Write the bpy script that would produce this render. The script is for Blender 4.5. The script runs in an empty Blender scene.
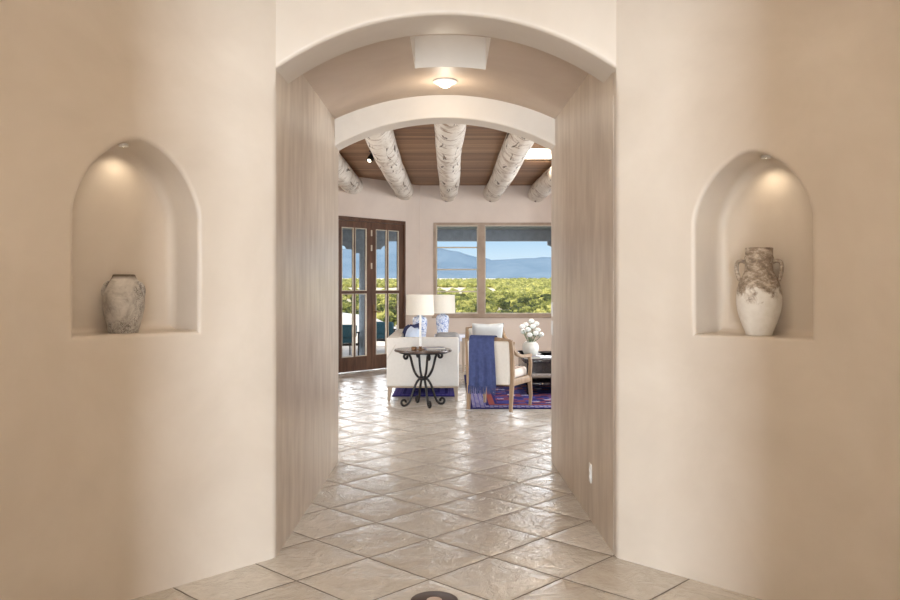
import bpy, bmesh, math, random
import numpy as np
from mathutils import Vector, Matrix, noise as mnoise
from math import sin, cos, pi, sqrt, radians, tan, atan2

rnd = random.Random(7)
scene = bpy.context.scene
COL = scene.collection

# ------------------------------------------------------------------ materials
def srgb(r, g, b):
    def f(c):
        c /= 255.0
        return c / 12.92 if c <= 0.04045 else ((c + 0.055) / 1.055) ** 2.4
    return (f(r), f(g), f(b), 1.0)

class G:
    """small node-tree builder"""
    def __init__(self, name):
        self.m = bpy.data.materials.new(name)
        self.m.use_nodes = True
        self.nt = self.m.node_tree
        self.nt.nodes.clear()
        self.out = self.nt.nodes.new('ShaderNodeOutputMaterial')
    def n(self, t, **kw):
        nd = self.nt.nodes.new(t)
        for k, v in kw.items():
            setattr(nd, k, v)
        return nd
    def l(self, a, b):
        self.nt.links.new(a, b)
    def setin(self, sock, v):
        if hasattr(v, 'is_linked') or isinstance(v, bpy.types.NodeSocket):
            self.l(v, sock)
        else:
            sock.default_value = v
    def coord(self, scale=(1, 1, 1), rot=(0, 0, 0), loc=(0, 0, 0)):
        tc = self.n('ShaderNodeTexCoord')
        mp = self.n('ShaderNodeMapping')
        mp.inputs['Scale'].default_value = scale
        mp.inputs['Rotation'].default_value = rot
        mp.inputs['Location'].default_value = loc
        self.l(tc.outputs['Object'], mp.inputs['Vector'])
        return mp.outputs['Vector']
    def noise(self, vec, scale=5, detail=4, rough=0.55, dist=0.0):
        nd = self.n('ShaderNodeTexNoise')
        nd.inputs['Scale'].default_value = scale
        nd.inputs['Detail'].default_value = detail
        nd.inputs['Roughness'].default_value = rough
        nd.inputs['Distortion'].default_value = dist
        self.l(vec, nd.inputs['Vector'])
        return nd.outputs['Fac']
    def math(self, op, a, b=0.0, c=None, clamp=False):
        nd = self.n('ShaderNodeMath', operation=op, use_clamp=clamp)
        self.setin(nd.inputs[0], a)
        self.setin(nd.inputs[1], b)
        if c is not None:
            self.setin(nd.inputs[2], c)
        return nd.outputs[0]
    def ramp(self, fac, stops, interp='LINEAR'):
        nd = self.n('ShaderNodeValToRGB')
        cr = nd.color_ramp
        cr.interpolation = interp
        while len(cr.elements) < len(stops):
            cr.elements.new(0.5)
        for e, (p, c) in zip(cr.elements, stops):
            e.position = p
            e.color = c if len(c) == 4 else (*c, 1)
        self.l(fac, nd.inputs['Fac'])
        return nd.outputs['Color']
    def mix(self, fac, a, b, mode='MIX'):
        nd = self.n('ShaderNodeMix', data_type='RGBA', blend_type=mode)
        self.setin(nd.inputs[0], fac)
        self.setin(nd.inputs[6], a)
        self.setin(nd.inputs[7], b)
        return nd.outputs[2]
    def bump(self, h, strength=0.2, dist=0.01, normal=None):
        nd = self.n('ShaderNodeBump')
        nd.inputs['Strength'].default_value = strength
        nd.inputs['Distance'].default_value = dist
        self.l(h, nd.inputs['Height'])
        if normal is not None:
            self.l(normal, nd.inputs['Normal'])
        return nd.outputs['Normal']
    def sep(self, vec):
        nd = self.n('ShaderNodeSeparateXYZ')
        self.l(vec, nd.inputs[0])
        return nd.outputs
    def principled(self, base, rough=0.5, spec=0.5, metal=0.0, normal=None, **kw):
        p = self.n('ShaderNodeBsdfPrincipled')
        self.setin(p.inputs['Base Color'], base)
        self.setin(p.inputs['Roughness'], rough)
        self.setin(p.inputs['Specular IOR Level'], spec)
        self.setin(p.inputs['Metallic'], metal)
        if normal is not None:
            self.l(normal, p.inputs['Normal'])
        for k, v in kw.items():
            self.setin(p.inputs[k], v)
        self.l(p.outputs[0], self.out.inputs['Surface'])
        return self.m

def grey(v):
    return (v, v, v, 1)

def plaster(name, c1, c2, rough=0.5, spec=0.35, streak=False, big=1.3, bump=0.12):
    g = G(name)
    v = g.coord()
    n1 = g.noise(v, big, 5, 0.6, 0.4)
    if streak:
        vs = g.coord(scale=(5, 5, 1.2))
        n2 = g.noise(vs, 2.0, 3, 0.5, 0.0)
        fac = g.math('ADD', g.math('MULTIPLY', n1, 0.4), g.math('MULTIPLY', n2, 0.6))
    else:
        fac = n1
    col = g.ramp(fac, [(0.34, c1), (0.66, c2)])
    if streak:
        h = g.math('ADD', g.math('MULTIPLY', n2, 1.0), g.math('MULTIPLY', g.noise(v, 30, 3), 0.15))
        nb = g.bump(h, bump, 0.03)
        return g.principled(col, rough, spec, normal=nb)
    h = g.math('ADD', g.math('MULTIPLY', g.noise(v, 3.0, 4), 1.0), g.math('MULTIPLY', g.noise(v, 26, 3), 0.12))
    nb = g.bump(h, bump, 0.02)
    return g.principled(col, rough, spec, normal=nb)

def plain(name, c, rough=0.5, spec=0.4, metal=0.0, vary=0.08, scale=12.0, bump=0.0, **kw):
    g = G(name)
    v = g.coord()
    n1 = g.noise(v, scale, 4)
    lo = tuple(x * (1 - vary) for x in c[:3]) + (1,)
    hi = tuple(min(1, x * (1 + vary)) for x in c[:3]) + (1,)
    col = g.ramp(n1, [(0.3, lo), (0.7, hi)])
    nb = g.bump(g.noise(v, scale * 6, 3), bump, 0.004) if bump else None
    return g.principled(col, rough, spec, metal, normal=nb, **kw)

def wood(name, c1, c2, scale=(3, 3, 30), rough=0.5, spec=0.35, bump=0.1):
    g = G(name)
    v = g.coord(scale=scale)
    n1 = g.noise(v, 1.0, 5, 0.6, 0.6)
    col = g.ramp(n1, [(0.3, c1), (0.7, c2)])
    return g.principled(col, rough, spec, normal=g.bump(n1, bump, 0.004))

def glass_mat(name, tint=(1, 1, 1, 1), refl=0.06):
    g = G(name)
    tr = g.n('ShaderNodeBsdfTransparent')
    tr.inputs[0].default_value = tint
    gl = g.n('ShaderNodeBsdfGlossy')
    gl.inputs['Roughness'].default_value = 0.02
    lw = g.n('ShaderNodeFresnel')
    lw.inputs['IOR'].default_value = 1.45
    mx = g.n('ShaderNodeMixShader')
    ge = g.n('ShaderNodeNewGeometry')
    g.l(g.math('MULTIPLY', g.math('MULTIPLY', lw.outputs[0], 0.8), g.math('SUBTRACT', 1.0, ge.outputs['Backfacing'])), mx.inputs[0])
    g.l(tr.outputs[0], mx.inputs[1])
    g.l(gl.outputs[0], mx.inputs[2])
    g.l(mx.outputs[0], g.out.inputs['Surface'])
    return g.m

def emit(name, c, s):
    g = G(name)
    e = g.n('ShaderNodeEmission')
    e.inputs[0].default_value = c
    e.inputs[1].default_value = s
    g.l(e.outputs[0], g.out.inputs['Surface'])
    return g.m

M = {}
M['foyer'] = plaster('foyer_plaster', srgb(203, 190, 175), srgb(214, 202, 188), 0.42, 0.35, bump=0.10)
M['passage'] = plaster('passage_plaster', srgb(184, 165, 145), srgb(216, 201, 183), 0.34, 0.8, streak=True, bump=0.05)
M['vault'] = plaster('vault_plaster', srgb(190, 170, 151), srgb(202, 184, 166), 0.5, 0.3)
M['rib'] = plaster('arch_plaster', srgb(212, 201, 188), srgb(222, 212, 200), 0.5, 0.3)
M['living'] = plaster('living_plaster', srgb(206, 188, 173), srgb(214, 197, 182), 0.6, 0.25)
M['trimwood'] = wood('window_wood', srgb(146, 124, 104), srgb(172, 150, 130), (4, 4, 4), 0.55)
M['doorwood'] = wood('door_wood', srgb(70, 46, 34), srgb(104, 74, 56), (14, 14, 2), 0.4)
M['beadwood'] = plain('glazing_bead', srgb(186, 172, 152), 0.5)
M['glass'] = glass_mat('pane_glass')
M['iron'] = plain('wrought_iron', srgb(34, 30, 30), 0.45, 0.5, 0.4)
M['tabletop'] = wood('dark_tabletop', srgb(60, 48, 42), srgb(96, 80, 72), (3, 12, 3), 0.22, 0.6)
M['sofa'] = plain('sofa_linen', srgb(216, 211, 203), 0.85, 0.2, vary=0.03, scale=30, bump=0.15)
M['sofawood'] = wood('grey_oak', srgb(150, 132, 114), srgb(176, 158, 138), (10, 10, 2))
M['oak'] = wood('weathered_oak', srgb(138, 112, 86), srgb(172, 146, 118), (14, 14, 3), 0.5)
M['cream'] = plain('cream_upholstery', srgb(222, 216, 206), 0.85, 0.2, vary=0.03, scale=40, bump=0.1)
M['throw'] = plain('blue_wool', srgb(74, 84, 126), 0.9, 0.15, vary=0.16, scale=24, bump=0.35)
M['navy'] = plain('navy_velvet', srgb(36, 42, 82), 0.85, 0.2, vary=0.12)
M['paleblue'] = plain('pale_blue_linen', srgb(198, 210, 228), 0.85, 0.2, vary=0.06)
M['greypillow'] = plain('grey_linen', srgb(200, 202, 200), 0.85, 0.2, vary=0.05)
M['greycushion'] = plain('grey_felt', srgb(150, 150, 150), 0.9, 0.2, vary=0.06)
M['espresso'] = wood('espresso_wood', srgb(26, 22, 26), srgb(44, 36, 40), (8, 3, 8), 0.2, 0.6)
M['white'] = plain('white_paint', srgb(232, 230, 226), 0.45, 0.4, vary=0.02)
M['whitetable'] = plain('white_lacquer', srgb(226, 226, 236), 0.25, 0.5, vary=0.02)
M['shade'] = plain('linen_shade', srgb(244, 236, 220), 0.85, 0.15, vary=0.03, scale=60)
M['vasewhite'] = plain('white_glaze', srgb(226, 222, 210), 0.3, 0.5, vary=0.03)
M['wax'] = plain('white_wax', srgb(238, 236, 230), 0.45, 0.4, vary=0.01)
M['brass'] = plain('bronze', srgb(120, 88, 60), 0.4, 0.5, 0.6)
M['black'] = plain('black_metal', srgb(24, 22, 22), 0.4, 0.5, 0.3)
M['stem'] = plain('green_stem', srgb(74, 104, 58), 0.6, 0.3, vary=0.2)
M['leaf'] = plain('green_leaf', srgb(84, 116, 64), 0.6, 0.3, vary=0.25)
M['petal'] = plain('white_petal', srgb(240, 240, 234), 0.7, 0.2, vary=0.03)
M['book'] = plain('book_cover', srgb(150, 148, 156), 0.5)
M['paper'] = plain('paper', srgb(226, 222, 210), 0.7)
M['portal'] = plain('portal_paint', srgb(176, 180, 174), 0.7, 0.2, vary=0.1)
M['beamdark'] = plain('portal_timber', srgb(122, 130, 138), 0.75, 0.2, vary=0.12)
M['adobe'] = plaster('adobe_wall', srgb(226, 218, 206), srgb(238, 230, 220), 0.8, 0.1)
M['patio'] = plain('patio_stone', srgb(176, 168, 158), 0.8, 0.2, vary=0.12, scale=2.0)
M['teal'] = plain('teal_cushion', srgb(52, 86, 98), 0.85, 0.15, vary=0.1)
M['bark'] = plain('grey_bark', srgb(92, 80, 70), 0.9, 0.1, vary=0.2)
M['bulb'] = emit('lit_bulb', (1.0, 0.88, 0.68, 1), 9.0)
M['skyglow'] = emit('skylight_glass', (0.72, 0.665, 0.62, 1), 1.0)
M['skyglow2'] = emit('bright_skylight_glass', (1.0, 0.95, 0.88, 1), 1.3)

def floor_mat():
    g = G('slate_tile')
    tc = g.n('ShaderNodeTexCoord')
    pos = tc.outputs['Object']
    L = 0.455
    ax, bx = (0.6892, 0.7246), (-0.7246, 0.6892)
    X, Y, Z = g.sep(pos)
    x = g.math('SUBTRACT', X, -0.1156)
    y = g.math('SUBTRACT', Y, 4.624)
    u = g.math('DIVIDE', g.math('ADD', g.math('MULTIPLY', x, ax[0]), g.math('MULTIPLY', y, ax[1])), L)
    v = g.math('DIVIDE', g.math('ADD', g.math('MULTIPLY', x, bx[0]), g.math('MULTIPLY', y, bx[1])), L)
    # slightly wavering joints
    w = g.math('MULTIPLY', g.math('SUBTRACT', g.noise(pos, 6.0, 2), 0.5), 0.02)
    u = g.math('ADD', u, w)
    v = g.math('ADD', v, w)
    fu, fv = g.math('FRACT', u), g.math('FRACT', v)
    du = g.math('MINIMUM', fu, g.math('SUBTRACT', 1.0, fu))
    dv = g.math('MINIMUM', fv, g.math('SUBTRACT', 1.0, fv))
    d = g.math('MINIMUM', du, dv)
    joint = g.math('SUBTRACT', 1.0, g.math('MULTIPLY', g.math('SUBTRACT', d, 0.007), 90.0, clamp=True), clamp=True)
    cid = g.n('ShaderNodeCombineXYZ')
    g.l(g.math('FLOOR', u), cid.inputs[0])
    g.l(g.math('FLOOR', v), cid.inputs[1])
    wn = g.n('ShaderNodeTexWhiteNoise', noise_dimensions='3D')
    g.l(cid.outputs[0], wn.inputs['Vector'])
    tile_r = wn.outputs['Value']
    shifted = g.n('ShaderNodeVectorMath', operation='ADD')
    sc = g.n('ShaderNodeVectorMath', operation='SCALE')
    g.l(wn.outputs['Color'], sc.inputs[0])
    sc.inputs['Scale'].default_value = 20.0
    g.l(pos, shifted.inputs[0])
    g.l(sc.outputs[0], shifted.inputs[1])
    pv = shifted.outputs[0]
    cleft = g.noise(pv, 5.5, 6, 0.6, 0.7)
    fine = g.noise(g.coord(scale=(1.0, 0.6, 1)), 24.0, 4, 0.6, 0.5)
    f = g.math('ADD', g.math('MULTIPLY', cleft, 0.55), g.math('ADD', g.math('MULTIPLY', fine, 0.2), g.math('MULTIPLY', tile_r, 0.25)))
    col = g.ramp(f, [(0.28, srgb(190, 179, 165)), (0.5, srgb(205, 196, 183)), (0.72, srgb(219, 211, 200))])
    col = g.mix(joint, col, srgb(112, 101, 88))
    edge = g.ramp(g.math('ABSOLUTE', g.math('SUBTRACT', cleft, 0.5)), [(0.0, grey(0)), (0.05, grey(1))])
    h = g.math('ADD', g.math('MULTIPLY', cleft, 1.0), g.math('MULTIPLY', fine, 0.25))
    h = g.math('ADD', h, g.math('MULTIPLY', edge, 0.10))
    pil = g.ramp(d, [(0.0, grey(0)), (0.06, grey(0.55)), (0.16, grey(0.85)), (0.3, grey(1))])
    h = g.math('ADD', h, g.math('MULTIPLY', pil, 0.55))
    nb = g.bump(h, 0.5, 0.022)
    rr = g.ramp(fine, [(0.3, grey(0.11)), (0.7, grey(0.26))])
    rr = g.mix(joint, rr, grey(0.8))
    return g.principled(col, rr, 1.0, normal=nb)
M['floor'] = floor_mat()

def plank_mat():
    g = G('ceiling_planks')
    tc = g.n('ShaderNodeTexCoord')
    X, Y, Z = g.sep(tc.outputs['Object'])
    p = g.math('DIVIDE', Y, 0.14)
    fr = g.math('FRACT', p)
    gap = g.math('LESS_THAN', fr, 0.05)
    wn = g.n('ShaderNodeTexWhiteNoise', noise_dimensions='1D')
    g.l(g.math('FLOOR', p), wn.inputs['W'])
    v = g.coord(scale=(1.2, 22, 1))
    n1 = g.noise(v, 1.6, 5, 0.6, 0.5)
    f = g.math('ADD', g.math('MULTIPLY', n1, 0.6), g.math('MULTIPLY', wn.outputs['Value'], 0.4))
    col = g.ramp(f, [(0.25, srgb(116, 82, 54)), (0.5, srgb(154, 114, 80)), (0.75, srgb(186, 148, 110))])
    col = g.mix(gap, col, srgb(70, 46, 34))
    h = g.math('SUBTRACT', n1, g.math('MULTIPLY', gap, 2.0))
    return g.principled(col, 0.5, 0.3, normal=g.bump(h, 0.2, 0.006))
M['planks'] = plank_mat()

def log_mat():
    g = G('peeled_log')
    v = g.coord(scale=(1, 0.5, 1))
    n1 = g.noise(v, 3.2, 6, 0.7, 0.8)
    n2 = g.noise(g.coord(scale=(8, 1.0, 8)), 1.6, 5, 0.6, 0.8)
    n3 = g.noise(g.coord(scale=(2.5, 5, 2.5)), 1.6, 5, 0.7, 1.2)
    col = g.ramp(n1, [(0.3, srgb(176, 158, 138)), (0.46, srgb(222, 212, 198)), (0.7, srgb(236, 228, 216))])
    crack = g.ramp(n2, [(0.35, grey(1)), (0.39, grey(0))])
    knots = g.ramp(n3, [(0.38, grey(0.85)), (0.46, grey(0))])
    col = g.mix(crack, col, srgb(84, 64, 48))
    col = g.mix(knots, col, srgb(150, 122, 96))
    h = g.math('SUBTRACT', n1, g.math('MULTIPLY', crack, 0.8))
    return g.principled(col, 0.6, 0.25, normal=g.bump(h, 0.5, 0.02))
M['log'] = log_mat()

def rug_mat(name, hx, hy, field, alt, red, cream):
    g = G(name)
    tc = g.n('ShaderNodeTexCoord')
    X, Y, Z = g.sep(tc.outputs['Object'])
    dx = g.math('SUBTRACT', hx, g.math('ABSOLUTE', X))
    dy = g.math('SUBTRACT', hy, g.math('ABSOLUTE', Y))
    d = g.math('MINIMUM', dx, dy)
    vo = g.n('ShaderNodeTexVoronoi', distance='MANHATTAN')
    vo.inputs['Scale'].default_value = 12.0
    vo.inputs['Randomness'].default_value = 0.35
    g.l(tc.outputs['Object'], vo.inputs['Vector'])
    cell = g.sep(vo.outputs['Color'])[0]
    fcol = g.ramp(cell, [(0.0, field), (0.4, alt), (0.7, red), (0.9, cream)], 'CONSTANT')
    ring = g.math('FRACT', g.math('MULTIPLY', vo.outputs['Distance'], 3.2))
    fcol = g.mix(g.math('GREATER_THAN', ring, 0.62), fcol, field)
    key = g.math('MULTIPLY', g.math('SINE', g.math('MULTIPLY', X, 60.0)), g.math('SINE', g.math('MULTIPLY', Y, 60.0)))
    bcol = g.mix(g.math('GREATER_THAN', key, 0.15), alt, cream)
    band = g.ramp(g.math('MULTIPLY', d, 1.0), [(0.0, grey(0)), (0.04, grey(0.3)), (0.2, grey(0.0)), (0.24, grey(0.6)), (0.31, grey(0.0)), (0.34, grey(1.0))], 'CONSTANT')
    bs = g.sep(band)[0]
    col = g.mix(g.math('GREATER_THAN', bs, 0.2), field, bcol)
    col = g.mix(g.math('GREATER_THAN', bs, 0.5), col, red)
    col = g.mix(g.math('GREATER_THAN', bs, 0.9), col, fcol)
    return g.principled(col, 0.9, 0.1, normal=g.bump(g.noise(tc.outputs['Object'], 200, 2), 0.3, 0.004))
M['rug'] = rug_mat('persian_rug', 1.55, 1.75, srgb(40, 38, 92), srgb(70, 72, 142), srgb(136, 72, 68), srgb(186, 178, 196))
M['rugnavy'] = rug_mat('navy_rug', 0.5, 0.75, srgb(40, 34, 96), srgb(58, 52, 122), srgb(72, 64, 130), srgb(110, 100, 160))

def stripe_mat():
    g = G('striped_ticking')
    tc = g.n('ShaderNodeTexCoord')
    X, Y, Z = g.sep(tc.outputs['Object'])
    s = g.math('FRACT', g.math('MULTIPLY', X, 22.0))
    col = g.mix(g.math('GREATER_THAN', s, 0.62), srgb(220, 208, 196), srgb(158, 128, 112))
    return g.principled(col, 0.85, 0.2)
M['stripe'] = stripe_mat()

def jar_mat():
    g = G('blue_white_porcelain')
    v = g.coord()
    n1 = g.noise(v, 26, 5, 0.62, 1.6)
    col = g.ramp(n1, [(0.0, srgb(70, 96, 160)), (0.42, srgb(120, 146, 200)), (0.49, srgb(226, 232, 244)), (1.0, srgb(240, 243, 250))])
    return g.principled(col, 0.2, 0.5)
M['jar'] = jar_mat()

def amphora_mat(z0, z1):
    g = G('weathered_terracotta')
    v = g.coord()
    X, Y, Z = g.sep(v)
    n1 = g.noise(v, 13, 6, 0.7, 0.6)
    n2 = g.noise(g.coord(scale=(1, 1, 1.6)), 30, 6, 0.75, 0.2)
    t = g.math('DIVIDE', g.math('SUBTRACT', Z, z0), z1 - z0)
    f = g.math('ADD', t, g.math('MULTIPLY', g.math('SUBTRACT', n1, 0.5), 1.5))
    dirty = g.ramp(f, [(0.42, grey(0)), (0.60, grey(1))])
    dc = g.ramp(n2, [(0.3, srgb(112, 98, 86)), (0.48, srgb(158, 143, 128)), (0.62, srgb(210, 198, 184))])
    wc = g.ramp(g.noise(v, 30, 4), [(0.3, srgb(232, 228, 221)), (0.7, srgb(243, 240, 235))])
    col = g.mix(dirty, wc, dc)
    return g.principled(col, 0.75, 0.2, normal=g.bump(g.math('ADD', n2, n1), 0.35, 0.004))
M['amphora'] = amphora_mat(0.10, 0.30)

def jug_mat():
    g = G('cracked_stoneware')
    v = g.coord()
    X, Y, Z = g.sep(v)
    n1 = g.noise(v, 9, 6, 0.7, 0.7)
    n2 = g.noise(v, 22, 5, 0.7, 2.2)
    n3 = g.noise(v, 6, 3, 0.5, 0.2)
    col = g.ramp(n1, [(0.3, srgb(140, 132, 124)), (0.5, srgb(194, 187, 179)), (0.7, srgb(218, 212, 204))])
    cr = g.ramp(g.math('ABSOLUTE', g.math('SUBTRACT', n2, 0.5)), [(0.0, grey(1)), (0.035, grey(0))])
    cr = g.math('MULTIPLY', cr, g.ramp(n3, [(0.45, grey(0)), (0.58, grey(1))]))
    col = g.mix(cr, col, srgb(70, 58, 50))
    rim = g.math('ADD', Z, g.math('MULTIPLY', g.math('SUBTRACT', n3, 0.5), 0.05))
    col = g.mix(g.ramp(rim, [(0.242, grey(0)), (0.262, grey(1))]), col, srgb(96, 82, 70))
    side = g.ramp(g.math('ADD', X, g.math('MULTIPLY', n3, 0.03)), [(0.0, grey(0)), (0.001, grey(0))])
    return g.principled(col, 0.85, 0.15, normal=g.bump(g.math('SUBTRACT', n1, cr), 0.6, 0.008))
M['jug'] = jug_mat()

def bush_mat():
    g = G('juniper_foliage')
    v = g.coord()
    oi = g.n('ShaderNodeObjectInfo')
    n1 = g.noise(v, 1.6, 6, 0.8, 0.5)
    f = g.math('ADD', n1, g.math('MULTIPLY', g.math('SUBTRACT', oi.outputs['Random'], 0.5), 0.22))
    f = g.math('ADD', f, g.math('MULTIPLY', g.math('SUBTRACT', g.noise(v, 0.22, 2), 0.5), 0.35))
    col = g.ramp(f, [(0.38, srgb(44, 52, 30)), (0.52, srgb(112, 114, 54)), (0.68, srgb(188, 178, 102))])
    return g.principled(col, 0.85, 0.1, normal=g.bump(g.noise(v, 9, 4, 0.8), 0.8, 0.15))
M['bush'] = bush_mat()

def ground_mat():
    g = G('sandy_scrubland')
    v = g.coord()
    n1 = g.noise(v, 0.05, 6, 0.65, 0.5)
    n2 = g.noise(v, 1.2, 4, 0.7)
    f = g.math('ADD', g.math('MULTIPLY', n1, 0.6), g.math('MULTIPLY', n2, 0.4))
    col = g.ramp(f, [(0.38, srgb(140, 142, 78)), (0.5, srgb(206, 190, 160)), (0.62, srgb(228, 214, 190))])
    return g.principled(col, 0.95, 0.05)
M['ground'] = ground_mat()

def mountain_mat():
    g = G('hazy_forested_mountain')
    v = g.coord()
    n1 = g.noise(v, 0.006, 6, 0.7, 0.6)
    col = g.ramp(n1, [(0.3, srgb(98, 118, 132)), (0.7, srgb(122, 138, 148))])  # aerial haze mixed into the base colour as blue-grey
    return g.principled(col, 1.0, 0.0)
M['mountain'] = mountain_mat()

# ------------------------------------------------------------------ mesh helpers
class MB:
    def __init__(self):
        self.v, self.f = [], []
        self.flat = set()
    def add(self, vs, fs):
        b = len(self.v)
        self.v += [tuple(x) for x in vs]
        self.f += [tuple(b + i for i in f) for f in fs]
        return self
    def quad(self, a, b, c, d, flat=True):
        if flat: self.flat.add(len(self.f))
        return self.add([a, b, c, d], [(0, 1, 2, 3)])
    def box(self, lo, hi):
        x0, y0, z0 = lo; x1, y1, z1 = hi
        return self.add([(x0,y0,z0),(x1,y0,z0),(x1,y1,z0),(x0,y1,z0),(x0,y0,z1),(x1,y0,z1),(x1,y1,z1),(x0,y1,z1)],
                        [(0,3,2,1),(4,5,6,7),(0,1,5,4),(1,2,6,5),(2,3,7,6),(3,0,4,7)])
    def rbox(self, lo, hi, r=0.01, seg=2, puff=0.0, mat=None):
        bm = bmesh.new()
        bmesh.ops.create_cube(bm, size=1.0)
        c = [(a + b) / 2 for a, b in zip(lo, hi)]; s = [b - a for a, b in zip(lo, hi)]
        for v in bm.verts:
            v.co = Vector((c[0] + v.co.x * s[0], c[1] + v.co.y * s[1], c[2] + v.co.z * s[2]))
        r = min(r, min(s) * 0.49)
        bmesh.ops.bevel(bm, geom=list(bm.edges), offset=r, segments=seg, profile=0.5, affect='EDGES')
        self.bm(bm, mat)
        return self
    def bm(self, bm, mat=None):
        bm.verts.index_update()
        vs = [(mat @ v.co if mat is not None else v.co.copy()) for v in bm.verts]
        fs = [[l.index for l in f.verts] for f in bm.faces]
        bm.free()
        return self.add(vs, fs)
    def grid(self, rows, close_u=False, close_v=False):
        nr, nc = len(rows), len(rows[0])
        vs = [p for r in rows for p in r]
        fs = []
        for i in range(nr if close_v else nr - 1):
            i2 = (i + 1) % nr
            for j in range(nc if close_u else nc - 1):
                j2 = (j + 1) % nc
                fs.append((i * nc + j, i * nc + j2, i2 * nc + j2, i2 * nc + j))
        return self.add(vs, fs)
    def lathe(self, prof, c=(0, 0, 0), seg=32, cap=True, wob=None):
        rows = []
        for (r, z) in prof:
            row = []
            for k in range(seg):
                a = 2 * pi * k / seg
                rr = r
                if wob: rr = r * (1 + wob(a, z))
                row.append((c[0] + rr * cos(a), c[1] + rr * sin(a), c[2] + z))
            rows.append(row)
        self.grid(rows, close_u=True)
        if cap:
            b = len(self.v) - len(prof) * seg
            self.f.append(tuple(reversed(range(b, b + seg))))
            e = len(self.v) - seg
            self.f.append(tuple(range(e, e + seg)))
        return self
    def tube(self, pts, r, seg=8, cap=True):
        pts = [Vector(p) for p in pts]
        n = len(pts)
        rs = r if isinstance(r, (list, tuple)) else [r] * n
        rows = []
        prev = None
        for i, p in enumerate(pts):
            t = (pts[min(i + 1, n - 1)] - pts[max(i - 1, 0)]).normalized()
            if prev is None:
                u = t.orthogonal().normalized()
            else:
                u = (prev - t * prev.dot(t))
                u = u.normalized() if u.length > 1e-6 else t.orthogonal().normalized()
            prev = u
            w = t.cross(u)
            rows.append([tuple(p + (u * cos(2 * pi * k / seg) + w * sin(2 * pi * k / seg)) * rs[i]) for k in range(seg)])
        self.grid(rows, close_u=True)
        if cap:
            b = len(self.v) - n * seg
            self.f.append(tuple(reversed(range(b, b + seg))))
            e = len(self.v) - seg
            self.f.append(tuple(range(e, e + seg)))
        return self
    def bar(self, pts, w, h, up=(0, 0, 1)):
        """rectangular section swept along pts; w, h may be lists"""
        pts = [Vector(p) for p in pts]; n = len(pts); up = Vector(up)
        ws = w if isinstance(w, (list, tuple)) else [w] * n
        hs = h if isinstance(h, (list, tuple)) else [h] * n
        rows = []
        for i, p in enumerate(pts):
            t = (pts[min(i + 1, n - 1)] - pts[max(i - 1, 0)]).normalized()
            s = t.cross(up)
            s = s.normalized() if s.length > 1e-5 else Vector((1, 0, 0))
            q = s.cross(t).normalized()
            a, b = s * ws[i] / 2, q * hs[i] / 2
            k = 0.78
            rows.append([tuple(p + x) for x in (a + b*k, a*k + b, -a*k + b, -a + b*k, -a - b*k, -a*k - b, a*k - b, a - b*k)])
        self.grid(rows, close_u=True)
        m = 8
        b0 = len(self.v) - n * m
        self.f.append(tuple(reversed(range(b0, b0 + m))))
        e = len(self.v) - m
        self.f.append(tuple(range(e, e + m)))
        return self
    def blob(self, c, r, sub=2, amp=0.0, freq=3.0, seed=0.0, squash=(1, 1, 1)):
        bm = bmesh.new()
        bmesh.ops.create_icosphere(bm, subdivisions=sub, radius=1.0)
        for v in bm.verts:
            d = v.co.normalized()
            k = 1 + amp * mnoise.fractal(d * freq + Vector((seed, seed * 1.7, -seed)), 1.0, 2.0, 3)
            v.co = Vector((c[0] + d.x * r * k * squash[0], c[1] + d.y * r * k * squash[1], c[2] + d.z * r * k * squash[2]))
        return self.bm(bm)
    def build(self, name, mat, parent=None, smooth=40, loc=None, rotz=None, fix=True):
        me = bpy.data.meshes.new(name)
        o0 = Vector(loc) if loc is not None else Vector((0, 0, 0))
        me.from_pydata(self.v, [], self.f)
        me.update()
        if smooth:
            me.polygons.foreach_set('use_smooth', [i not in self.flat for i in range(len(me.polygons))])
        if fix:
            bm = bmesh.new(); bm.from_mesh(me)
            bmesh.ops.remove_doubles(bm, verts=bm.verts, dist=1e-5)
            bmesh.ops.recalc_face_normals(bm, faces=bm.faces)
            bm.to_mesh(me); bm.free()
        if smooth:
            me.set_sharp_from_angle(angle=radians(smooth))
        me.materials.append(mat)
        o = bpy.data.objects.new(name, me)
        COL.objects.link(o)
        if loc is not None: o.location = loc
        if rotz is not None: o.rotation_euler = (0, 0, rotz)
        if parent is not None: o.parent = parent
        return o

def struct(o):
    o['kind'] = 'structure'
    return o
def tag(o, label, cat, group=None, kind=None):
    o['label'] = label; o['category'] = cat
    if group: o['group'] = group
    if kind: o['kind'] = kind
    return o
def thing(name, label, cat, loc=(0, 0, 0), rotz=0.0, group=None):
    o = bpy.data.objects.new(name, None)
    COL.objects.link(o)
    o.empty_display_size = 0.1
    o.location = loc; o.rotation_euler = (0, 0, rotz)
    return tag(o, label, cat, group)
def copy_tree(o, parent=None):
    kids = [c for c in list(COL.objects) if c.parent is o]
    c = o.copy(); COL.objects.link(c)
    if parent is not None: c.parent = parent
    for k in kids: copy_tree(k, c)
    return c
def bez(p0, p1, p2, p3, n=12):
    out = []
    for i in range(n + 1):
        t = i / n; s = 1 - t
        out.append(tuple(s**3*a + 3*s*s*t*b + 3*s*t*t*c + t**3*d for a, b, c, d in zip(p0, p1, p2, p3)))
    return out

# ------------------------------------------------------------------ foyer geometry
H = 1.43
FY = 4.30                                   # plane of the arch
XL, XR = -0.914, 0.872                      # jambs at the front
XLF, XRF = -0.906, 0.822                    # jambs at the far end
YE = 6.71                                   # far end of the passage
FZ = 3.45                                   # foyer ceiling
dL = Vector((-0.682, -0.731)).normalized()  # direction of the left foyer wall, away from the arch
dR = Vector((0.690, -0.723)).normalized()

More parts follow.
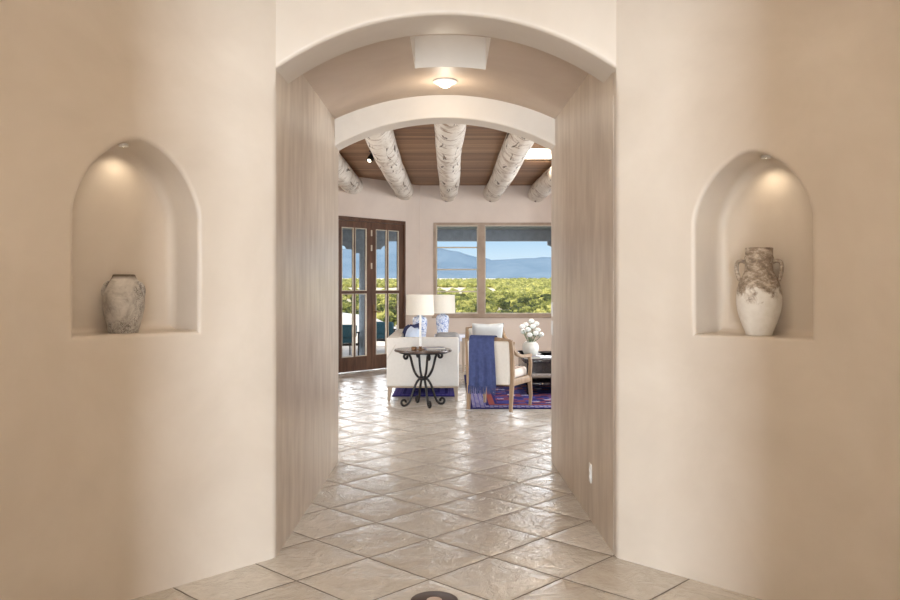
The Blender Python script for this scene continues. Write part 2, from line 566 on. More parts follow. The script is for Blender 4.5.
def niche_contour(sc, hw, zb, zs, rise, n=28):
    pts = [(sc - hw, zb), (sc + hw, zb), (sc + hw, (zb + zs) / 2)]
    for k in range(n + 1):
        u = cos(pi * k / n)
        pts.append((sc + hw * u, zs + rise * max(0.0, 1 - abs(u) ** 1.7) ** 0.6))
    pts.append((sc - hw, (zb + zs) / 2))
    return pts
def offset(pts, e):
    """expand a counter-clockwise closed contour by e"""
    n = len(pts); out = []
    for i in range(n):
        p0, p1, p2 = Vector(pts[i - 1]), Vector(pts[i]), Vector(pts[(i + 1) % n])
        a, b = (p1 - p0).normalized(), (p2 - p1).normalized()
        na, nb = Vector((a.y, -a.x)), Vector((b.y, -b.x))
        m = (na + nb)
        m = m / max(0.35, m.length_squared / 2)
        out.append(tuple(p1 + m * e))
    return out

def corner_r(z):
    t = min(1, max(0, (z - 2.40) / 0.16))
    t = t * t * (3 - 2 * t)
    return 0.05 * (1 - t) + 0.002 * t

def foyer_wall(name, X0, d, side, Xfar, sc, hw, zb, zs, rise, depth, ends):
    """one diagonal foyer wall with its niche, its rounded corner into the passage"""
    P0 = Vector((X0, FY))
    nin = Vector((d.y, -d.x)) if side < 0 else Vector((-d.y, d.x))   # pointing into the wall
    if nin.y < 0: nin = -nin
    def W(s, z, dep=0.0):
        p = P0 + d * s + nin * dep
        return (p.x, p.y, z)
    mb = MB()
    smax = ends
    e0 = 0.075
    c0 = niche_contour(sc, hw, zb, zs, rise)
    r = 0.024
    rings = [(e0, 0.0)] + [(r * (1 - sin(a)), r * (1 - cos(a))) for a in [pi / 2 * k / 6 for k in range(7)]]
    rb = 0.05
    rings += [(0.0, depth - rb)] + [(-rb * (1 - cos(a)), depth - rb + rb * sin(a)) for a in [pi / 2 * k / 6 for k in range(1, 7)]]
    rows = []
    for e, dep in rings:
        rows.append([W(s, z, dep) for s, z in offset(c0, e)])
    mb.grid(rows, close_u=True)
    last = offset(c0, -rb)
    mb.add([W(s, z, depth) for s, z in last], [tuple(range(len(last)))])
    c = offset(c0, e0)
    sA, sB = sc - hw - e0, sc + hw + e0
    zlo = zb - e0
    s_c = 0.12
    # flat plaster around the niche
    for a, b in ((s_c, sA), (sB, smax)):
        mb.quad(W(a, 0), W(b, 0), W(b, FZ), W(a, FZ))
    mb.quad(W(sA, 0), W(sB, 0), W(sB, zlo), W(sA, zlo))
    up = c[1:] + [c[0]]          # right bottom, up over the arch, left bottom
    for (s1, z1), (s2, z2) in zip(up, up[1:]):
        if abs(s1 - s2) > 1e-6:
            mb.quad(W(s1, z1), W(s2, z2), W(s2, FZ), W(s1, FZ))
    # rounded corner into the passage
    tdir = Vector((0, 1))
    th = math.acos(max(-1, min(1, (-d).dot(tdir))))
    rows = []
    zz = [0, 1.0, 2.0] + [2.40 + 0.02 * k for k in range(9)]
    for z in zz:
        rr = corner_r(z) * 1.3
        t = rr * tan(th / 2)
        pts = [P0 + d * s_c, P0 + d * (t + 0.012)]
        a0, a1 = P0 + d * t, P0 + tdir * t
        for k in range(9):
            u = k / 8
            pts.append((1 - u) ** 2 * a0 + 2 * u * (1 - u) * P0 + u * u * a1)
        pts += [P0 + tdir * 0.07]
        rows.append([(p.x, p.y, z) for p in pts])
    mb.grid(rows)
    z = zz[-1]
    mb.quad(W(0, z), W(s_c, z), W(s_c, FZ), W(0, FZ))
    # rounded corner to the next facet, then the rest of the foyer on this side
    E = P0 + d * smax
    corner = E + d * 0.10
    seq = [E + d * 0.0]
    nxt = Vector((0, -1))
    for k in range(1, 9):
        u = k / 8
        seq.append((1 - u) ** 2 * E + 2 * u * (1 - u) * corner + u * u * (corner + nxt * 0.10))
    seq += [Vector((corner.x, 1.25)), Vector((side * 0.56, -0.30)), Vector((side * 0.56, -0.45)), Vector((side * 0.95, -0.45)), Vector((side * 0.95, -4.0))]
    mb.grid([[(p.x, p.y, 0) for p in seq], [(p.x, p.y, FZ) for p in seq]])
    return struct(mb.build(name, M['foyer'], smooth=50, fix=False)), W

NLZ, NRZ = 1.207, 1.193
wl, WL = foyer_wall('wall_left', XL, dL, -1, XLF, 0.742, 0.297, NLZ, 1.75, 0.347, 0.25, 1.38)
wr, WR = foyer_wall('wall_right', XR, dR, 1, XRF, 0.733, 0.281, NRZ, 1.72, 0.324, 0.25, 1.30)

# ------------------------------------------------------------------ arches and passage
def arc_pts(x0, x1, zs, zc, n=40):
    hw, xm, rise = (x1 - x0) / 2, (x0 + x1) / 2, zc - zs
    R = (hw * hw + rise * rise) / (2 * rise)
    a = math.asin(hw / R)
    return [(xm + R * sin(-a + 2 * a * k / n), zc - R + R * cos(-a + 2 * a * k / n)) for k in range(n + 1)]
def arch_wall(name, mat, x0, x1, zs, zc, ya, yb, ztop, r, zback=None):
    """lintel wall over an arch: front face, softened edges, soffit, back face"""
    mb = MB()
    def ring(e, y):
        base = arc_pts(x0, x1, zs, zc)
        base = [(x0 - 0.004, zs - 0.12), (x0 - 0.004, zs - 0.01)] + base + [(x1 + 0.004, zs - 0.01), (x1 + 0.004, zs - 0.12)]
        nb = len(base)
        out = []
        for i, (x, z) in enumerate(base):
            p0, p1 = base[max(i - 1, 0)], base[min(i + 1, len(base) - 1)]
            t = Vector((p1[0] - p0[0], p1[1] - p0[1])).normalized()
            nx, nz = -t.y, t.x
            out.append((min(x1, max(x0, x + nx * e)), y, z + nz * e) if 2 <= i <= nb - 3 else (x, y, z))
        return out
    rows = [ring(r + 0.03, ya)]
    for k in range(7):
        a = pi / 2 * k / 6
        rows.append(ring(r * (1 - sin(a)), ya + r * (1 - cos(a))))
    r2 = 0.025
    for k in range(7):
        a = pi / 2 * k / 6
        rows.append(ring(r2 * (1 - cos(a)), yb - r2 + r2 * sin(a)))
    rows.append(ring(r2 + 0.02, yb))
    mb.grid(rows)
    for row, y, zt in ((rows[0], ya, ztop), (rows[-1], yb, zback or ztop)):
        for p, q in zip(row[2:-2], row[3:-2]):
            mb.quad(p, q, (q[0], y, zt), (p[0], y, zt))
    return mb
struct(arch_wall('', None, XL, XR, 2.565, 2.850, FY, FY + 0.35, FZ, 0.022).build('wall_front', M['foyer'], smooth=50, fix=False))

YF = 6.45
def px_at(y, side):
    t = (y - FY) / (YE - FY)
    return XL + (XLF - XL) * t if side < 0 else XR + (XRF - XR) * t
mbf = arch_wall('', None, px_at(YF, -1), px_at(YF, 1), 2.525, 2.745, YF, YE, 3.26, 0.014)
struct(mbf.build('wall_passage_end', M['rib'], smooth=50, fix=False))

# vaulted ceiling of the passage with a skylight opening
SKX, SKY = (-0.24, 0.245), (4.90, 5.62)
def vault_z(x, y):
    x0, x1 = px_at(y, -1), px_at(y, 1)
    hw, xm = (x1 - x0) / 2, (x0 + x1) / 2
    rise = 0.19
    R = (hw * hw + rise * rise) / (2 * rise)
    zc = 2.925
    return zc - R + sqrt(max(0, R * R - (x - xm) ** 2))
mb = MB()
us = sorted(set([round(-1 + 2 * k / 36, 4) for k in range(37)]))
ys = sorted(set([FY + 0.33, 4.75, SKY[0], 5.1, 5.3, 5.5, SKY[1], 5.8, 6.0, 6.2, YF + 0.02]))
def vx(u, y):
    x0, x1 = px_at(y, -1), px_at(y, 1)
    return (x0 + x1) / 2 + u * (x1 - x0) / 2
xs_all = sorted(set([vx(u, 5.2) for u in us if not (SKX[0] - 0.02 < vx(u, 5.2) < SKX[1] + 0.02)] + list(SKX) + [SKX[0] + (SKX[1] - SKX[0]) * k / 8 for k in range(1, 8)]))
def fitx(i, x, y):
    if i == 0: return px_at(y, -1)
    if i == len(xs_all) - 1: return px_at(y, 1)
    return x
for yi in range(len(ys) - 1):
    for xi in range(len(xs_all) - 1):
        xa, xb, ya, yb = xs_all[xi], xs_all[xi + 1], ys[yi], ys[yi + 1]
        if xa >= SKX[0] - 1e-6 and xb <= SKX[1] + 1e-6 and ya >= SKY[0] - 1e-6 and yb <= SKY[1] + 1e-6:
            continue
        p = [(fitx(xi, xa, ya), ya), (fitx(xi + 1, xb, ya), ya), (fitx(xi + 1, xb, yb), yb), (fitx(xi, xa, yb), yb)]
        mb.quad(*[(x, y, vault_z(x, y)) for x, y in p], flat=False)
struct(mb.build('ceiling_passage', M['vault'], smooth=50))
# skylight: plastered shaft and a diffuser
mb = MB()
n = 8
zt = 3.22
for side in range(4):
    for k in range(n):
        a, b = k / n, (k + 1) / n
        if side == 0: pa, pb = (SKX[0] + (SKX[1]-SKX[0])*a, SKY[0]), (SKX[0] + (SKX[1]-SKX[0])*b, SKY[0])
        if side == 1: pa, pb = (SKX[0] + (SKX[1]-SKX[0])*a, SKY[1]), (SKX[0] + (SKX[1]-SKX[0])*b, SKY[1])
        if side == 2: pa, pb = (SKX[0], SKY[0] + (SKY[1]-SKY[0])*a), (SKX[0], SKY[0] + (SKY[1]-SKY[0])*b)
        if side == 3: pa, pb = (SKX[1], SKY[0] + (SKY[1]-SKY[0])*a), (SKX[1], SKY[0] + (SKY[1]-SKY[0])*b)
        mb.quad((pa[0], pa[1], vault_z(*pa)), (pb[0], pb[1], vault_z(*pb)), (pb[0], pb[1], zt), (pa[0], pa[1], zt))
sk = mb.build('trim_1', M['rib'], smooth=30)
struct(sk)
gl = MB().box((SKX[0], SKY[0], zt - 0.012), (SKX[1], SKY[1], zt)).build('window_3', M['skyglow'], smooth=0)
struct(gl)

# passage side walls up to the living room, wrapping round the far corner
def passage_wall(name, side):
    mb = MB()
    x0 = px_at(FY + 0.068, side); x1 = px_at(YE - 0.05, side); xe = px_at(YE, side)
    pts = [(x0, FY + 0.068), (x0 + (x1 - x0) * 0.5, (FY + YE) / 2), (x1, YE - 0.05)]
    for k in range(1, 7):
        a = pi / 2 * k / 6
        pts.append((x1 + side * 0.05 * (1 - cos(a)), YE - 0.05 + 0.05 * sin(a)))
    rows = []
    for z in [0, 0.7, 1.4, 2.1, 2.80]:
        rows.append([(x, y, z) for x, y in pts])
    mb.grid(rows)
    return struct(mb.build(name, M['passage'], smooth=50))
passage_wall('wall_passage_left', -1)
passage_wall('wall_passage_right', 1)

# ------------------------------------------------------------------ living room shell
LZ = 3.214
BY = 14.70
CX = -0.537
uL = Vector((-1, -1.2)).normalized()          # the door wall, away from the corner
nOut = Vector((uL.y, -uL.x))
if nOut.y < 0: nOut = -nOut                   # outwards
def D(u, z, dep=0.0):
    p = Vector((CX, BY)) + uL * u + nOut * dep
    return (p.x, p.y, z)
XWL, XWR = -4.6, 4.4
ULEN = (CX - XWL) / -uL.x
YLW = BY + uL.y * ULEN
# near wall of the living room (other side of the arch wall)
mb = MB()
mb.quad((XWL, YE, 0), (XLF - 0.05, YE, 0), (XLF - 0.05, YE, 3.4), (XWL, YE, 3.4))
mb.quad((XRF + 0.05, YE, 0), (XWR, YE, 0), (XWR, YE, 3.4), (XRF + 0.05, YE, 3.4))
for a, b in ((XLF - 0.05, XLF), (XRF, XRF + 0.05)):
    mb.quad((a, YE, 2.5), (b, YE, 2.5), (b, YE, 3.4), (a, YE, 3.4))
struct(mb.build('wall_living_near', M['living'], smooth=0))
mb = MB(); mb.quad((XWL, YE, 0), (XWL, YLW, 0), (XWL, YLW, 3.4), (XWL, YE, 3.4))
struct(mb.build('wall_living_left', M['living'], smooth=0))
mb = MB(); mb.quad((XWR, YE, 0), (XWR, BY, 0), (XWR, BY, 3.4), (XWR, YE, 3.4))
struct(mb.build('wall_living_right', M['living'], smooth=0))

# back wall with the window opening (0.30 m thick)
WX0, WX1, WZ0, WZ1 = -0.297, 2.62, 0.868, 2.548
TH = 0.28
mb = MB()
for dep in (0.0, TH):
    y = BY + dep
    mb.quad((CX, y, 0), (WX0, y, 0), (WX0, y, 3.4), (CX, y, 3.4))
    mb.quad((WX1, y, 0), (XWR, y, 0), (XWR, y, 3.4), (WX1, y, 3.4))
    mb.quad((WX0, y, 0), (WX1, y, 0), (WX1, y, WZ0), (WX0, y, WZ0))
    mb.quad((WX0, y, WZ1), (WX1, y, WZ1), (WX1, y, 3.4), (WX0, y, 3.4))
mb.quad((WX0, BY, WZ0), (WX0, BY + TH, WZ0), (WX0, BY + TH, WZ1), (WX0, BY, WZ1))
mb.quad((WX1, BY, WZ0), (WX1, BY + TH, WZ0), (WX1, BY + TH, WZ1), (WX1, BY, WZ1))
mb.quad((WX0, BY, WZ0), (WX1, BY, WZ0), (WX1, BY + TH, WZ0), (WX0, BY + TH, WZ0))
mb.quad((WX0, BY, WZ1), (WX1, BY, WZ1), (WX1, BY + TH, WZ1), (WX0, BY + TH, WZ1))
struct(mb.build('wall_living_back', M['living'], smooth=0))
# angled wall with the door opening
DU0, DU1, DZ1 = 0.395, 2.055, 2.545
mb = MB()
TD = 0.09
for dep in (0.0, TD):
    mb.quad(D(-0.0, 0, dep), D(DU0, 0, dep), D(DU0, 3.4, dep), D(0, 3.4, dep))
    mb.quad(D(DU1, 0, dep), D(ULEN, 0, dep), D(ULEN, 3.4, dep), D(DU1, 3.4, dep))
    mb.quad(D(DU0, DZ1, dep), D(DU1, DZ1, dep), D(DU1, 3.4, dep), D(DU0, 3.4, dep))
mb.quad(D(DU0, 0, 0), D(DU0, 0, TD), D(DU0, DZ1, TD), D(DU0, DZ1, 0))
mb.quad(D(DU1, 0, 0), D(DU1, 0, TD), D(DU1, DZ1, TD), D(DU1, DZ1, 0))
mb.quad(D(DU0, DZ1, 0), D(DU1, DZ1, 0), D(DU1, DZ1, TD), D(DU0, DZ1, TD))
struct(mb.build('wall_living_door', M['living'], smooth=0))

# floors and ceilings
mb = MB()
mb.box((-2.3, -4.2, -0.1), (2.3, 6.0, 0.0))
mb.box((XWL - 0.1, 6.0, -0.1), (XWR + 0.1, BY + TH, 0.0))
# the living room floor ends under the angled wall: built as one polygon slab
mb = MB()
poly = [(-2.3, -4.2), (2.3, -4.2), (2.3, 6.0), (XWR + .1, 6.0), (XWR + .1, BY + TH), (CX, BY + TH), D(0, 0, TD)[:2]] + [D(ULEN, 0, TD)[:2], (XWL - .1, 6.0), (-2.3, 6.0)]
k = len(poly)
mb.add([(x, y, 0) for x, y in poly] + [(x, y, -0.1) for x, y in poly],
       [tuple(range(k)), tuple(reversed(range(k, 2 * k)))] + [(i, (i + 1) % k, (i + 1) % k + k, i + k) for i in range(k)])
struct(mb.build('floor', M['floor'], smooth=0))
mb = MB(); mb.box((-2.4, -4.2, FZ), (2.4, FY + 0.05, FZ + 0.05))
struct(mb.build('ceiling_foyer', M['foyer'], smooth=0))
mb = MB(); mb.box((-1.2, -4.05, 0), (1.2, -4.0, FZ))
struct(mb.build('wall_entry', M['foyer'], smooth=0))
mb = MB()
mb.quad((-0.56, -0.45, 2.45), (0.56, -0.45, 2.45), (0.56, -0.45, FZ), (-0.56, -0.45, FZ))
mb.quad((-0.56, -0.30, 2.45), (0.56, -0.30, 2.45), (0.56, -0.30, FZ), (-0.56, -0.30, FZ))
mb.quad((-0.56, -0.45, 2.45), (0.56, -0.45, 2.45), (0.56, -0.30, 2.45), (-0.56, -0.30, 2.45))
struct(mb.build('wall_entry_lintel', M['foyer'], smooth=0))

# plank ceiling with a skylight opening and an unseen second one added for light
skl = [(0.95, 1.45, 10.75, 11.80), (-2.2, -1.7, 8.2, 9.3)]
xs = sorted(set([XWL - 0.1, XWR + 0.1] + [a for s in skl for a in s[:2]]))
yy = sorted(set([YE - 0.02, BY + TH] + [a for s in skl for a in s[2:]]))
mb = MB()
for i in range(len(xs) - 1):
    for j in range(len(yy) - 1):
        cx, cy = (xs[i] + xs[i + 1]) / 2, (yy[j] + yy[j + 1]) / 2
        if any(s[0] < cx < s[1] and s[2] < cy < s[3] for s in skl): continue
        mb.box((xs[i], yy[j], LZ), (xs[i + 1], yy[j + 1], LZ + 0.03))
struct(mb.build('ceiling', M['planks'], smooth=0))
for q, s in enumerate(skl):
    mb = MB(); zt = LZ + 0.42
    c = [(s[0], s[2]), (s[1], s[2]), (s[1], s[3]), (s[0], s[3])]
    for a, b in zip(c, c[1:] + c[:1]):
        mb.quad((a[0], a[1], LZ + 0.001), (b[0], b[1], LZ + 0.001), (b[0], b[1], zt), (a[0], a[1], zt))
    struct(mb.build('trim_%d' % (q + 2), M['rib'], smooth=0))
    struct(MB().box((s[0], s[2], zt - 0.01), (s[1], s[3], zt)).build('window_%d' % (q + 4), M['skyglow2'], smooth=0))

# ------------------------------------------------------------------ window
def frame_box(mb, x0, x1, z0, z1, w, y0, y1):
    mb.box((x0, y0, z0), (x0 + w, y1, z1)); mb.box((x1 - w, y0, z0), (x1, y1, z1))
    mb.box((x0 + w, y0, z0), (x1 - w, y1, z0 + w)); mb.box((x0 + w, y0, z1 - w), (x1 - w, y1, z1))
win = bpy.data.objects.new('window_1', None); COL.objects.link(win); struct(win)
wy0, wy1 = BY - 0.012, BY + 0.09
mb = MB(); frame_box(mb, WX0, WX1, WZ0, WZ1, 0.045, wy0, wy1)
mb.build('frame', M['trimwood'], win, 0)
MB().box((0.505, wy0, WZ0 + 0.045), (0.622, wy1, WZ1 - 0.045)).build('mullion', M['trimwood'], win, 0)
MB().rbox((WX0 - 0.03, BY - 0.035, WZ0 - 0.03), (WX1 + 0.03, BY + 0.02, WZ0), 0.006).build('sill', M['trimwood'], win, 30)
mb = MB(); frame_box(mb, WX0 + 0.045, 0.505, WZ0 + 0.045, WZ1 - 0.045, 0.022, BY + 0.005, BY + 0.07)
mb.build('sash', M['beadwood'], win, 0)
mb = MB(); frame_box(mb, 0.622, WX1 - 0.045, WZ0 + 0.045, WZ1 - 0.045, 0.016, BY + 0.005, BY + 0.07)
mb.build('sash', M['beadwood'], win, 0)
for k in (1, 2, 3):
    z = WZ0 + 0.05 + (WZ1 - WZ0 - 0.10) * k / 4
    MB().box((WX0 + 0.06, BY + 0.02, z - 0.012), (0.49, BY + 0.05, z + 0.012)).build('muntin', M['beadwood'], win, 0)
wpc = ((WX0 + 0.55) / 2, BY + 0.037)
MB().box((WX0 + 0.055 - wpc[0], -0.003, WZ0 + 0.05), (0.495 - wpc[0], 0.003, WZ1 - 0.05)).build('pane', M['glass'], win, 0, loc=(wpc[0], wpc[1], 0), rotz=radians(1.7))
MB().box((0.625, BY + 0.032, WZ0 + 0.05), (WX1 - 0.05, BY + 0.038, WZ1 - 0.05)).build('pane', M['glass'], win, 0)

# ------------------------------------------------------------------ french doors (built along local x = u, y = outwards)
doorM = Matrix(((uL.x, nOut.x, 0, CX), (uL.y, nOut.y, 0, BY), (0, 0, 1, 0), (0, 0, 0, 1)))
def dbox(mb, u0, u1, d0, d1, z0, z1):
    t = MB().box((u0, d0, z0), (u1, d1, z1))
    mb.add([doorM @ Vector(v) for v in t.v], t.f)
mb = MB()
dbox(mb, DU0, DU0 + 0.05, -0.015, 0.085, 0, DZ1)
dbox(mb, DU1 - 0.05, DU1, -0.015, 0.085, 0, DZ1)
dbox(mb, DU0 + 0.05, DU1 - 0.05, -0.015, 0.085, DZ1 - 0.06, DZ1)
struct(mb.build('trim_4', M['doorwood'], None, 0))
UM = (DU0 + DU1) / 2
def leaf(name, u0, u1, hinge_side):
    root = bpy.data.objects.new(name, None); COL.objects.link(root); struct(root)
    d0, d1 = 0.0, 0.05
    zb, zt = 0.015, DZ1 - 0.065
    st, top, bot = 0.105, 0.11, 0.235
    mb = MB()
    dbox(mb, u0, u0 + st, d0, d1, zb, zt); dbox(mb, u1 - st, u1, d0, d1, zb, zt)
    dbox(mb, u0 + st, u1 - st, d0, d1, zb, zb + bot); dbox(mb, u0 + st, u1 - st, d0, d1, zt - top, zt)
    mb.build('door_frame', M['doorwood'], root, 0)
    a, b = u0 + st, u1 - st
    m = (a + b) / 2
    mb = MB(); dbox(mb, m - 0.016, m + 0.016, d0 + 0.004, d1 - 0.004, zb + bot, zt - top)
    mb.build('muntin', M['doorwood'], root, 0)
    z = 1.31
    mb = MB(); dbox(mb, a, b, d0 + 0.006, d1 - 0.006, z - 0.022, z + 0.022)
    mb.build('muntin', M['doorwood'], root, 0)
    mb = MB()
    for (p, q) in ((a, m - 0.016), (m + 0.016, b)):
        for (z0, z1) in ((zb + bot, z - 0.022), (z + 0.022, zt - top)):
            w = 0.012
            dbox(mb, p, p + w, d0 - 0.004, d0 + 0.02, z0, z1); dbox(mb, q - w, q, d0 - 0.004, d0 + 0.02, z0, z1)
            dbox(mb, p + w, q - w, d0 - 0.004, d0 + 0.02, z0, z0 + w); dbox(mb, p + w, q - w, d0 - 0.004, d0 + 0.02, z1 - w, z1)
    mb.build('glazing_bead', M['beadwood'], root, 0)
    for (p, q) in ((a, m - 0.013), (m + 0.013, b)):
        for (z0, z1) in ((zb + bot - 0.005, z - 0.018), (z + 0.018, zt - top + 0.005)):
            mb = MB(); dbox(mb, p - 0.004, q + 0.004, d0 + 0.022, d0 + 0.028, z0, z1)
            mb.build('pane', M['glass'], root, 0)
    return root
dr = leaf('door_1', DU0 + 0.055, UM - 0.002, 0)
dl = leaf('door_2', UM + 0.002, DU1 - 0.055, 1)
# hardware on the meeting stile
hp = doorM @ Vector((UM - 0.05, -0.0, 0.98))
mb = MB(); dbox(mb, UM - 0.085, UM - 0.035, -0.012, 0.0, 0.86, 1.10)
h = mb.build('handle_plate', M['brass'], dr, 0)
mb = MB()
pts = [doorM @ Vector(p) for p in ((UM - 0.06, -0.005, 0.98), (UM - 0.06, -0.05, 0.98), (UM - 0.07, -0.06, 0.98), (UM - 0.17, -0.06, 0.975))]
mb.tube(pts, 0.011, 8); mb.build('lever', M['brass'], h)
for z in (1.75, 2.05, 2.30):
    mb = MB(); dbox(mb, UM - 0.012, UM + 0.012, -0.014, -0.0005, z - 0.05, z + 0.05)
    mb.build('hinge', M['beadwood'], dl, 0)

# ------------------------------------------------------------------ log beams
beam_names = ['leftmost of the log beams, passing over the French doors', 'log beam with long dark splits, second from the left, with the black spotlight beside it',
              'middle log beam, running straight over the centre of the passage', 'pale log beam to the right of the middle one, beside the skylight', 'rightmost log beam, beyond the skylight']
for i, X in enumerate([-1.60, -0.815, -0.03, 0.765, 1.57]):
    rows, prof = [], []
    y0, y1 = YE, BY + 0.1
    if i == 0: y1 = 13.62
    if i == 1: y1 = 14.48
    nseg, nr = 60, 28
    mb = MB()
    for a in range(nseg + 1):
        t = a / nseg; y = y0 + (y1 - y0) * t
        x = X + (y - 14.7) * (-0.006) + 0.012 * sin(y * 0.9 + i)
        R = 0.160 + 0.003 * sin(y * 1.3 + i * 2) 
        row = []
        for k in range(nr):
            th = 2 * pi * k / nr
            rr = R * (1 + 0.05 * mnoise.fractal(Vector((cos(th) * 1.2 + i * 7, sin(th) * 1.2, y * 0.9)), 1, 2, 4))
            row.append((rr * cos(th) + x - X, y, LZ - 0.142 + rr * sin(th) + 0.004 * sin(y)))
        rows.append(row)
    mb.grid(rows, close_u=True)
    n0 = len(mb.v)
    mb.f.append(tuple(range(nr))); mb.f.append(tuple(range(n0 - nr, n0)))
    o = mb.build('log_beam', M['log'], loc=(X, 0, 0), smooth=60)
    tag(o, beam_names[i], 'ceiling beam', 'peeled log beams under the plank ceiling')

# ------------------------------------------------------------------ lamps of the house
# flush ceiling lamp of the passage
lx, ly = -0.035, 6.0
lz = vault_z(lx, ly)
t = thing('ceiling_lamp', 'small round lit ceiling lamp below the skylight in the arched passage', 'ceiling lamp', (lx, ly, lz))
MB().lathe([(0.02, 0.0), (0.086, -0.002), (0.088, -0.012), (0.078, -0.020), (0.055, -0.024)], seg=40).build('trim_ring', M['white'], t)
MB().lathe([(0.042, -0.018), (0.044, -0.026), (0.038, -0.040), (0.024, -0.048), (0.004, -0.051)], seg=32).build('glass_dome', M['bulb'], t)

# spotlight by the second beam
sx, sy, sz = -1.03, 10.9, LZ
t = thing('ceiling_spotlight', 'small black lit spotlight on the plank ceiling beside a log beam', 'spotlight', (sx, sy, sz))
MB().lathe([(0.045, 0), (0.045, -0.015)], seg=20).build('mount', M['black'], t)
MB().tube([(0, 0, -0.015), (0, 0, -0.06)], 0.01).build('stem', M['black'], t)
ax = Vector((-0.35, -0.5, -0.75)).normalized()
MB().tube([Vector((0, 0, -0.06)) - ax * 0.03, Vector((0, 0, -0.06)) + ax * 0.10], [0.035, 0.042], 16).build('head', M['black'], t)
MB().tube([Vector((0, 0, -0.06)) + ax * 0.10, Vector((0, 0, -0.06)) + ax * 0.108], 0.022, 16).build('bulb', M['bulb'], t)

# niche lights
for (W, sc, zt, lab) in ((WL, 0.742, 1.75 + 0.347, 'small recessed light at the top of the left wall niche'), (WR, 0.733, 1.72 + 0.324, 'small recessed light at the top of the right wall niche')):
    p = W(sc, zt - 0.014, 0.165)
    t = thing('recessed_light', lab, 'recessed light', p)
    MB().lathe([(0.012, 0.022), (0.022, 0.018), (0.022, 0.0), (0.017, 0.0)], seg=24).build('trim_ring', M['white'], t)
    MB().lathe([(0.0165, 0.003), (0.014, 0.001), (0.003, 0.0)], seg=20).build('bulb', M['bulb'], t)

# ------------------------------------------------------------------ vessels in the niches
p = WL(0.757, NLZ, 0.135)
prof = [(0.064, 0.0), (0.070, 0.006), (0.080, 0.05), (0.088, 0.10), (0.091, 0.145), (0.086, 0.185), (0.075, 0.216), (0.063, 0.238), (0.054, 0.254), (0.050, 0.264), (0.048, 0.270), (0.041, 0.271), (0.036, 0.25), (0.036, 0.20)]
# finer profile
def refine(pr, k=4):
    out = []
    for i in range(len(pr) - 1):
        p0, p1, p2, p3 = pr[max(i-1,0)], pr[i], pr[i+1], pr[min(i+2,len(pr)-1)]
        for j in range(k):
            t = j / k
            out.append(tuple(0.5*((2*b)+(-a+c)*t+(2*a-5*b+4*c-d)*t*t+(-a+3*b-3*c+d)*t**3) for a,b,c,d in zip(p0,p1,p2,p3)))
    out.append(pr[-1])
    return out
def wob(a, z):
    return 0.10 * mnoise.fractal(Vector((cos(a) * 1.3 + 3, sin(a) * 1.3, z * 9)), 1, 2, 4) + (0.06 * sin(3 * a + 1) + 0.04 * sin(5 * a) if z > 0.24 else 0)
t = thing('stone_jug', 'rough grey stoneware jug with a chipped dark rim in the left niche', 'jug', p, 0.6)
MB().lathe(refine(prof), seg=56, wob=wob).build('body', M['jug'], t, 60)
for s in (-1, 1):
    lug = bez((s * 0.060, 0, 0.230), (s * 0.084, 0.0, 0.236), (s * 0.096, 0.0, 0.200), (s * 0.086, 0, 0.172), 10)
    MB().tube(lug, 0.011, 8).build('lug', M['jug'], t)
t.rotation_euler = (0, 0, 0.15)

p = WR(0.712, NRZ, 0.135)
prof = [(0.057, 0.0), (0.060, 0.004), (0.065, 0.02), (0.084, 0.07), (0.098, 0.12), (0.103, 0.165), (0.099, 0.21), (0.089, 0.25), (0.075, 0.282), (0.066, 0.30), (0.062, 0.318), (0.061, 0.345), (0.064, 0.360), (0.066, 0.367), (0.062, 0.376), (0.062, 0.402), (0.063, 0.410), (0.056, 0.411), (0.052, 0.38), (0.050, 0.32)]
t = thing('amphora', 'tall white amphora with weathered brown neck and two handles in the right niche', 'vase', p, 0.75)
MB().lathe(refine(prof), seg=64).build('body', M['amphora'], t, 60)
for s in (-1, 1):
    hd = bez((s * 0.060, 0, 0.345), (s * 0.104, 0, 0.368), (s * 0.112, 0, 0.325), (s * 0.086, 0, 0.258), 14)
    MB().tube(hd, 0.0095, 8).build('handle', M['amphora'], t)
t.rotation_euler = (0, 0, atan2(-0.0, 1) - 0.35)

# ------------------------------------------------------------------ electrical plates on the right passage wall
def plate(name, label, cat, y, z, rocker):
    x = px_at(y, 1)
    t = thing(name, label, cat, (x, y, z))
    MB().rbox((-0.006, -0.036, -0.058), (0.0, 0.036, 0.058), 0.003).build('cover_plate', M['white'], t, 30)
    if rocker:
        MB().rbox((-0.010, -0.016, -0.032), (-0.0055, 0.016, 0.032), 0.002).build('rocker', M['white'], t, 30)
    else:
        for dz in (-0.022, 0.022):
            MB().rbox((-0.009, -0.016, dz - 0.014), (-0.0055, 0.016, dz + 0.014), 0.002).build('receptacle', M['white'], t, 30)
plate('light_switch', 'white light switch at the far end of the right passage wall, upper one', 'light switch', 6.60, 1.235, True)
plate('light_switch', 'white light switch directly below the other at the end of the right passage wall', 'light switch', 6.60, 1.085, True)
plate('power_outlet', 'white power outlet low on the right passage wall near the floor', 'outlet', 5.0, 0.285, False)

# round inlay in the foyer floor
t = thing('floor_inlay', 'round dark brown rimmed inlay in the tiled floor, at the bottom edge', 'floor inlay', (-0.071, 3.712, 0.0))
MB().lathe([(0.108, 0.0), (0.108, 0.003), (0.104, 0.006), (0.036, 0.006), (0.034, 0.004)], seg=48).build('rim', plain('dark_bronze', srgb(74, 52, 40), 0.45, 0.4, 0.2), t)
MB().lathe([(0.035, 0.0), (0.035, 0.0055), (0.002, 0.0055)], seg=48).build('centre_disc', plain('rose_stone', srgb(206, 184, 168), 0.4), t)

